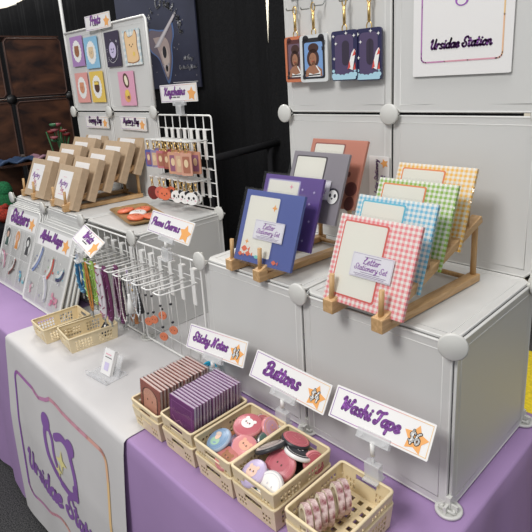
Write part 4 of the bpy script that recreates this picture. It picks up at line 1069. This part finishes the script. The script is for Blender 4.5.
for k in range(3):
    board(('spare white panel leaning %s behind the Stickers board' % ('directly', 'second', 'third')[k]), (-3.47+.02*k, -.375+.03*k, .004), .95, .99+.010*k, rotm(-20+.8*k, 0, 2))
for k in range(3):
    board(('spare white panel leaning %s behind the second sticker board' % ('directly', 'second', 'third')[k]), (-2.50+.035*k, -.375+.035*k, .004), .95, .92+.012*k, rotm(-21+.8*k, 1, 2))

# ------------------------------------------------------------------ hooks on the wire grids
def hook(label, x, y, z, reach, plate=.30, gap=.05, group='white wire grid hooks'):
    t = thing('grid_hook', label, 'hook', (x, y, z), group=group)
    b = MB(); b.box((-.024, -.012, -plate*.65), (.024, -.002, plate*.35), None, None, .003); b.box((-.028, -.01, plate*.35-.012), (.028, .03, plate*.35)); b.build('backplate', M_wire, t)
    b = MB(); g = gap
    b.tube([(-g, -.008, 0), (-g, -reach*.5, .004), (-g, -reach+.02, .012), (-g+.015, -reach, .014), (g-.015, -reach, .014), (g, -reach+.02, .012), (g, -reach*.5, .004), (g, -.008, 0)], .0058, None, 7); b.tube([(-g-.005, -.006, 0), (g+.005, -.006, 0)], .0058, None, 7); b.build('prong', M_wire, t)
    return t
ho = None
HX = [-1.52, -1.38, -1.23, -1.05, -.88, -.73, -.58, -.43, -.28, -.12]
for k, x in enumerate(HX):
    side = 'strap side' if x < -1 else 'charm side'
    i = k+1 if x < -1 else k-3
    lb = 'white wire hook, %s from the left on the %s of the front grids' % (['first', 'second', 'third', 'fourth', 'fifth', 'sixth', 'seventh'][i-1], side)
    if ho is None: ho = hook(lb, x, -.025, .80, .35)
    else:
        c = copy_tree(ho); c.location = W(x, -.025, .80); c['label'] = lb
HB = [-1.80+.112*k for k in range(7)]
ho2 = None
for z, nmz in ((1.73, 'upper'), (1.34, 'lower')):
    for k, x in enumerate(HB):
        lb = 'white hook, %s from the left in the %s row of the upright grid' % (['first', 'second', 'third', 'fourth', 'fifth', 'sixth', 'seventh'][k], nmz)
        if ho2 is None: ho2 = hook(lb, x, .975, z, .27, .30, .03, 'hooks on the upright grid')
        else:
            c = copy_tree(ho2); c.location = W(x, .975, z); c['label'] = lb
# wrist straps
def strap(label, x, y, ztop, L, m, m2, wloop=.05, r=.026, ang=0):
    t = thing('wrist_strap', label, 'strap', (x, y, ztop), rotm(0, 0, ang), 'braided wrist straps on the hooks')
    P = []
    n = 26
    for k in range(n):
        a = 2*PI*k/n; s_ = math.sin(a); P.append((wloop*math.cos(a)*(.35+.65*(1-s_)/2)**.6, 0, -L/2+L/2*s_))
    b = MB(); b.tube(P, r, None, 8, closed=True, flat=.55, up=(0, 1, 0)); b.build('braid', m, t)
    b = MB()
    for k in range(1, n, 2):
        p = Vector(P[k]); q = Vector(P[(k+1) % n]); b.tube([p+Vector((-r*.7, -r*.62, 0)), p.lerp(q, .6)+Vector((r*.7, -r*.62, 0))], r*.17, None, 5)
    b.build('pattern_stitches', m2, t)
    b = MB(); b.tube([(0, 0, -L+.01), (0, 0, -L-.05)], .008, None, 6); b.tube([(.012*math.cos(2*PI*k/8), 0, -L-.06+.014*math.sin(2*PI*k/8)) for k in range(8)], .004, None, 5, closed=True); b.build('clasp', M_darkwire, t)
    return t
sb, sb2 = C_('strapblue', (.02, .13, .28)), C_('straplb', (.25, .52, .66)); sg, sg2 = C_('strapgreen', (.30, .48, .10)), C_('straplg', (.62, .72, .42)); so, so2 = C_('straporange', (.55, .22, .05)), C_('strapbr', (.22, .16, .06)); sw, sw2 = C_('strapwhite', (.66, .62, .66)), C_('strapred', (.36, .08, .16)); sm, sm2 = C_('strapmaroon', (.12, .02, .08)), C_('strappurp', (.30, .10, .28))
zt = .812
for lb, x, y, L, a, b2, wl in (
    ('blue braided wrist strap, leftmost on the hooks', -1.47, -.35, .34, sb, sb2, .075), ('light green checked wrist strap at the front of its hook', -1.325, -.35, .38, sg, sg2, .055), ('green wrist strap just right of the orange one', -1.20, -.35, .38, sg, sg2, .05),
    ('thin orange wrist strap between the green ones', -1.255, -.38, .46, so, so2, .035), ('thin tan wrist strap beside the white patterned one', -1.145, -.34, .46, so, so2, .03), ('white, red and blue patterned wrist strap', -1.065, -.36, .47, sw, sw2, .045),
    ('maroon wrist strap beside the patterned white one', -.985, -.34, .48, sm, sm2, .055), ('dark purple wrist strap, rightmost of the braided ones', -.93, -.26, .52, sm, sm2, .05)):
    strap(lb, x, y, zt, L, a, b2, wl, .013 if 'thin' in lb else .026)
# charms
def charm(label, x, y, L, m, top, r=.037, bead=M_black, art=True, group='orange phone charms'):
    t = thing('phone_charm', label, 'charm', (x, y, .812), (0, 0, math.radians(20)), group)
    b = MB(); b.tube([(0, 0, 0), (.003, 0, -L*.5), (0, 0, -L+r)], .0035, None, 5); b.build('cord', top, t)
    b = MB(); 
    for q in (.35, .8): b.lathe([(0, -.012), (.010, -.006), (.012, 0), (.010, .006), (0, .012)], None, 8, Matrix.Translation((0, 0, -L*q)))
    b.build('bead', bead, t)
    b = MB(); b.ell(0, -L, r, r*.9, -.006, m, 20, .012); b.build('pendant', m, t)
    b = MB(); 
    for s_ in (-1, 1): b.ell(s_*r*.35, -L+r*.1, r*.1, r*.12, -.0075, dbrown, 8)
    b.build('pendant_face', None, t)
    return t
cc = mat('cord_white', (.75, .74, .72), .5); coro = C_('charmcoral', (.66, .20, .10))
for lb, x, y, L in (('coral disc charm, leftmost of the five', -.44, -.28, .355), ('coral disc charm just right of the leftmost', -.35, -.28, .31), ('coral disc charm hanging highest at the middle', -.285, -.24, .27), ('coral disc charm hanging lowest', -.20, -.30, .40), ('coral disc charm, rightmost on the front grid', -.115, -.26, .335)):
    charm(lb, x, y, L, coro, cc)
charm('brown and gold pendant charm beside the white tassels', -.655, -.28, .40, C_('charmgold', (.30, .12, .04)), cc, .05, M_gold, group='assorted phone charms')
charm('small red pendant charm left of the brown and gold one', -.72, -.26, .33, C_('charmred', (.45, .10, .05)), cc, .035, M_gold, group='assorted phone charms')
def beads(label, x, y, L, m, n=14, r=.0075, wl=.03):
    t = thing('beaded_strap', label, 'strap', (x, y, .812), (0, 0, .4), 'beaded phone straps')
    b = MB(); P = [(wl*math.cos(2*PI*k/24)*(.4+.6*(1-math.sin(2*PI*k/24))/2), 0, -L/2+L/2*math.sin(2*PI*k/24)) for k in range(24)]
    b.tube(P, .0045, None, 5, closed=True); b.build('cord', m, t)
    b = MB()
    for k in range(0, 24): b.lathe([(0, -r), (r*.8, -r*.5), (r, 0), (r*.8, r*.5), (0, r)], None, 7, Matrix.Translation(P[k]))
    b.build('bead', m, t)
    b = MB(); b.tube([(0, 0, -L), (0, 0, -L-.06)], .008, None, 6); b.build('clasp', M_darkwire, t)
for lb, x, y, L, m in (('mauve beaded strap right of the maroon straps', -.84, -.33, .42, C_('bmauve', (.42, .30, .38))), ('white pearl strap hanging beside the mauve beads', -.80, -.30, .46, C_('bpearl', (.78, .75, .70))), ('lilac beaded strap behind the pearls', -.755, -.25, .44, C_('blilac', (.40, .32, .48))),
                       ('black tangled strap left of the white tassel', -.68, -.34, .36, M_black), ('pale grey beaded strap beside the black one', -.60, -.33, .36, C_('bgrey', (.62, .62, .64))), ('clear beaded strap near the coral charms', -.50, -.33, .30, C_('bclear', (.70, .72, .74))), ('pearl strap right of the mauve bead strap', -.86, -.20, .50, C_('bpearl', (.78, .75, .70)))):
    beads(lb, x, y, L, m)
def tassel(label, x, y, L, m):
    t = thing('tassel_charm', label, 'charm', (x, y, .812), (0, 0, .3), 'tassel phone charms')
    b = MB(); b.tube([(0, 0, 0), (0, 0, -L*.45)], .004, None, 5); b.build('cord', m, t)
    b = MB(); b.lathe([(0, -L*.45), (.012, -L*.47), (.012, -L*.55), (.02, -L*.7), (.032, -L), (0, -L)], None, 10); b.build('tassel', m, t)
tassel('white tassel charm in front of the dark one', -.60, -.34, .30, M_white); tassel('black tassel charm next to the white tassel', -.57, -.27, .32, M_black)
# blue thing under sticky notes sign
t = thing('cord_coil', 'coil of bright blue cords lying behind the wrapped note pads', 'cord', (.10, -.13, .03))
for k in range(5):
    b = MB(); b.tube([((.10-.008*k)*math.cos(2*PI*i/20)+.008*math.sin(k*2+i), .05*math.sin(2*PI*i/20), .10+.045*math.sin(2*PI*i/20+.3)+.020*(k-2)) for i in range(20)], .010, None, 6, closed=True); b.build('cord_loop', C_('cordblue', (.02, .42, .66), .4), t)
b = MB(); b.box((-.10, -.05, -.022), (.10, .05, .12)); b.build('bag', M_clear, t)

# keychains on the upright grid
KS = 1.0
def keych(label, x, y, z, m, w, h, kind, group):
    t = thing('keychain', label, 'keychain', (x, y, z), (0, 0, math.radians(random.uniform(10, 25))), group)
    b = MB(); b.tube([(.016*math.cos(2*PI*k/8), 0, -.016+.018*math.sin(2*PI*k/8)) for k in range(8)], .005, None, 5, closed=True)
    b.tube([(0, 0, -.03), (0, 0, -.07)], .010, None, 6); b.tube([(.014*math.cos(2*PI*k/8), 0, -.085+.016*math.sin(2*PI*k/8)) for k in range(8)], .005, None, 5, closed=True); b.build('clasp', M_gold, t)
    b = MB()
    if kind == 'rect': b.rrect(-w/2, -.10-h, w/2, -.10, .015, -.006, m, .012)
    else: b.ell(0, -.10-h/2, w/2, h/2, -.008, m, 20, .016)
    b.build('charm_plate', m, t)
    b = MB()
    if kind == 'rect': b.rrect(-w*.32, -.10-h*.88, w*.32, -.10-h*.14, .008, -.008, C_('kin%d' % random.randint(0, 3), random.choice([(.40, .16, .10), (.30, .12, .20), (.66, .46, .30), (.15, .12, .30)]))); b.ell(0, -.10-h*.45, w*.2, h*.18, -.0095, tan)
    elif kind == 'panda':
        for s_ in (-1, 1): b.ell(s_*w*.38, -.10-h*.1, w*.16, w*.16, -.007, M_black, 10); b.ell(s_*w*.2, -.10-h*.45, w*.09, w*.11, -.0105, M_black, 8); b.ell(s_*w*.32, -.10-h*.65, w*.07, w*.05, -.0105, pkl, 8)
        b.ell(0, -.10-h*.58, w*.05, w*.04, -.0105, M_black, 6)
    else:
        for s_ in (-1, 1): b.ell(s_*w*.2, -.10-h*.45, w*.05, w*.07, -.0105, dbrown, 8)
        b.ell(0, -.10-h*.6, w*.06, w*.04, -.0105, dbrown, 6)
    b.build('printed_face', None, t)
    return t
kc = [(.10, .12, .38), (.24, .20, .48), (.30, .26, .42), (.62, .42, .16), (.55, .18, .22), (.30, .06, .10), (.36, .10, .08), (.62, .30, .16), (.66, .36, .22), (.64, .33, .20), (.62, .32, .24), (.60, .28, .18), (.66, .36, .26), (.6, .3, .2)]
names = ['navy blue', 'periwinkle', 'grey lilac', 'mustard', 'rose', 'maroon', 'dark red', 'light orange', 'apricot', 'burnt orange', 'peach', 'rust', 'pale salmon', 'tan orange']
for k in range(14):
    x = HB[k//2]; y = .72+.11*(k % 2)
    w, h = (.10, .18) if k < 8 else (.125, .22)
    keych('%s rectangular keychain in the upper row, %s of its hook' % (names[k], 'tip' if k % 2 == 0 else 'middle'), x, y, 1.735, C_('kc%d' % k, kc[k]), w, h, 'rect', 'keychains in the upper row')
low = [(0, .72, C_('kdark', (.17, .02, .02)), .15, .15, 'face', 'round dark red keychain at the left of the lower row'), (2, .72, coral, .15, .13, 'face', 'coral round keychain at its hook tip, lower row'), (2, .80, coral, .14, .13, 'face', 'coral round keychain behind the first coral one'), (1, .74, C_('kcor2', (.66, .16, .12)), .14, .13, 'face', 'deep coral round keychain beside the dark red one'),
       (4, .72, M_white, .15, .13, 'panda', 'white panda keychain at the very front of the lower row'), (4, .77, M_white, .14, .13, 'panda', 'panda keychain directly behind the front panda'), (5, .74, M_white, .14, .13, 'panda', 'panda keychain on the hook right of the front panda'),
       (5, .79, M_white, .14, .13, 'panda', 'panda keychain deeper on the hook right of the front panda'), (6, .74, M_white, .14, .13, 'panda', 'panda keychain at the rightmost lower hook tip'), (6, .80, M_white, .14, .13, 'panda', 'panda keychain deepest on the rightmost lower hook')]
for i, y, m, w, h, kd, lb in low: keych(lb, HB[i]+.0, y, 1.345, m, w, h, kd, 'keychains in the lower row')

# ------------------------------------------------------------------ phone frame keychains on the right wall
b = MB()
for x in (.14, .28): pass
def peg(label, x, z, L=.07):
    t = MB(); t.tube([(x, .985, z+.10), (x, .975, z+.0), (x-.01, .965, z-.02), (x-.012, .88, z-.03+.0), (x-.012, .87, z-.01)], .005, None, 6)
    return tag(t.build('wall_hook', M_darkwire, None, (0, 0, 0)), label, 'hook', 'small steel wall hooks')
pegs = [(.10, 2.80, 'steel wall hook at the far left of the right wall'), (.245, 2.79, 'steel wall hook holding the clear edged photo frame keychain'), (.375, 2.80, 'empty steel wall hook in the middle'), (.60, 2.80, 'steel wall hook holding the left rocket keychain'), (.80, 2.80, 'steel wall hook at the right, holding the second rocket keychain')]
for x, z, lb in pegs: peg(lb, x+.06, z)
b = MB(); b.tube([(.10, .978, 2.865), (.30, .978, 2.868)], .008, None, 6); b.tube([(.10,.978,2.865),(.10,.99,2.865)],.008,None,6); b.tube([(.30,.978,2.868),(.30,.99,2.868)],.008,None,6); tag(b.build('wall_rod', M_darkwire, None, (0, 0, 0)), 'short steel rod on the wall above the left hooks', 'rod')
def framekc(label, x, y, ztop, w, h, zc, body, art, group):
    t = thing('photo_frame_keychain', label, 'keychain', (x, y, zc), rotm(0, 0, 4), group)
    b = MB(); b.rrect(-w/2, -h/2, w/2, h/2, .022, -.010, body, .02); b.build('frame', body, t)
    b = MB(); art(b, w, h, -.0112); b.build('picture', None, t)
    b = MB(); r = .028; zz = h/2+.012
    b.tube([(.0+.02*math.cos(2*PI*k/10), 0, zz+.03*math.sin(2*PI*k/10)) for k in range(10)], .005, None, 6, closed=True)
    z1 = ztop-zc
    b.tube([(0, 0, zz+.03), (0, 0, z1-.06)], .011, None, 8); b.tube([(.016*math.cos(2*PI*k/10), 0, z1-.03+.03*math.sin(2*PI*k/10)) for k in range(10)], .006, None, 6, closed=True); b.build('clasp', M_gold, t)
    return t
def portrait(edge, inner, sky):
    def d(b, w, h, y):
        b.rrect(-w*.40, -h*.43, w*.40, h*.43, .02, y, inner)
        for s_ in (-1, 1): b.ell(s_*w*.28, h*.42, w*.11, w*.10, y, inner, 14)
        b.rrect(-w*.33, -h*.39, w*.33, h*.34, .015, y-.001, sky)
        hair = C_('phair', (.06, .025, .02)); skn = C_('pskin', (.36, .17, .10))
        b.ell(-w*.02, h*.0, w*.22, h*.20, y-.002, hair); b.ell(0, h*.22, w*.19, h*.10, y-.002, hair)
        b.poly([(-w*.31, -h*.38), (w*.31, -h*.38), (w*.30, -h*.24), (w*.12, -h*.15), (-w*.14, -h*.15), (-w*.30, -h*.25)], y-.0025, skn)
        b.ell(-w*.02, -h*.01, w*.13, h*.13, y-.003, skn); b.poly([(-w*.06, -h*.18), (w*.06, -h*.18), (w*.05, -h*.05), (-w*.05, -h*.05)], y-.003, skn)
        b.poly([(-w*.2, -h*.385), (w*.24, -h*.385), (w*.25, -h*.27), (w*.18, -h*.31), (-w*.02, -h*.335), (-w*.16, -h*.30)], y-.0035, M_white); b.line([(w*.10, -h*.16), (w*.22, -h*.28)], .010, y-.0036, M_white)
        b.line([(-w*.18, -h*.355), (w*.22, -h*.345)], .009, y-.004, M_black)
        for q in (-1, 1):
            b.ell(-w*.05+q*w*.045, h*.01, w*.012, h*.008, y-.0045, M_black, 6)
        b.line([(-w*.06, -h*.055), (w*.0, -h*.055)], .004, y-.0045, red)
        for px, pz in ((-.33, -.30), (-.36, -.40), (.36, .18), (.38, .30)):
            b.ell(px*w, pz*h, w*.05, w*.045, y-.005, M_black, 10)
            for q in (-1, 0, 1): b.ell(px*w+q*w*.04, pz*h+w*.055, w*.018, w*.02, y-.005, M_black, 6)
    return d
def rocket(b, w, h, y):
    b.rrect(-w*.36, -h*.40, w*.36, h*.42, .03, y, C_('rkin', (.085, .06, .14)))
    b.rrect(-w*.08, -h*.20, w*.20, h*.30, .03, y-.001, C_('rkin2', (.035, .025, .05)))
    cl = C_('cloudl', (.42, .66, .78))
    for k, (px, pz, r) in enumerate(((-.40, -.40, .10), (-.25, -.42, .11), (-.08, -.43, .10), (.1, -.42, .11), (.28, -.40, .12), (.42, -.38, .09), (-.42, -.30, .06), (.42, -.30, .05))): b.ell(px*w, pz*h, r*w, r*w*.9, y-.002-.0002*k, cl, 14)
    b.rrect(-w*.46, -h*.48, w*.46, -h*.41, .01, y-.004, cl)
    b.poly([(w*.16, -h*.25), (w*.34, -h*.30), (w*.46, .08*h), (w*.40, .12*h), (w*.30, .04*h)], y-.0045, M_white); b.poly([(w*.14, -h*.28), (w*.22, -h*.1), (w*.26, -h*.24)], y-.005, red); b.poly([(w*.36, -h*.28), (w*.44, -h*.14), (w*.45, -h*.30)], y-.005, red); b.poly([(w*.33, -.02*h), (w*.45, 0), (w*.44, .12*h)], y-.005, red)
    for px, pz in ((-.40, .40), (.40, .38), (-.3, .25), (.1, .44), (-.38, -.05)): b.star(px*w, pz*h, .014, y-.005, M_white, .35, 4)
gP = 'phone case style photo frame keychains'
framekc('orange framed photo keychain of a person, partly hidden, leftmost', .165, .945, 2.80, .21, .34, 2.415, mat('orange_acrylic', (.60, .19, .09), .2), portrait(0, C_('dkbr', (.10, .03, .03)), C_('duskp', (.16, .10, .14))), gP)
framekc('clear edged photo keychain of a person against blue sky', .375, .915, 2.80, .255, .34, 2.41, mat('frost_acrylic', (.68, .70, .70), .15), portrait(0, M_black, C_('skyb', (.20, .36, .66))), gP)
framekc('rocket keychain with dark frame, left one in front', .655, .92, 2.80, .215, .34, 2.41, mat('night_acrylic', (.03, .03, .09), .15), rocket, gP)
framekc('rocket keychain with dark frame, rightmost on the wall', .845, .945, 2.80, .20, .345, 2.405, mat('night_acrylic', (.03, .03, .09), .15), rocket, gP)

# ------------------------------------------------------------------ printed details belong to the sheet they are printed on
OWNER = {'lettering': ('card', 'sign_card', 'vinyl'), 'printed_border': ('card',), 'price_star': ('card',), 'small_print': ('card',), 'picture': ('paper', 'frame', 'face', 'cover'),
         'printed_art': ('envelope_sheet',), 'printed_face': ('charm_plate',), 'pendant_face': ('pendant',), 'card_print': ('business_cards',), 'pattern_stitches': ('braid',),
         'skull_picture': ('vinyl',), 'printed_name': ('cloth', 'paper'), 'bear_logo': ('cloth', 'paper'), 'printed_outline': ('cloth', 'paper'), 'printed_line': ('paper',),
         'side_flap': ('box_body',), 'spots': ('clip_body',), 'stem_clip': ('clamp',), 'panel_rim': ('panel',)}
base = lambda o: o.name.split('.')[0]
for root in [o for o in COL.objects if o.parent is None and o.type == 'EMPTY']:
    ch = list(root.children)
    for c in ch:
        for want in OWNER.get(base(c), ()):
            p = next((q for q in ch if base(q) == want), None)
            if p is not None: c.parent = p; break
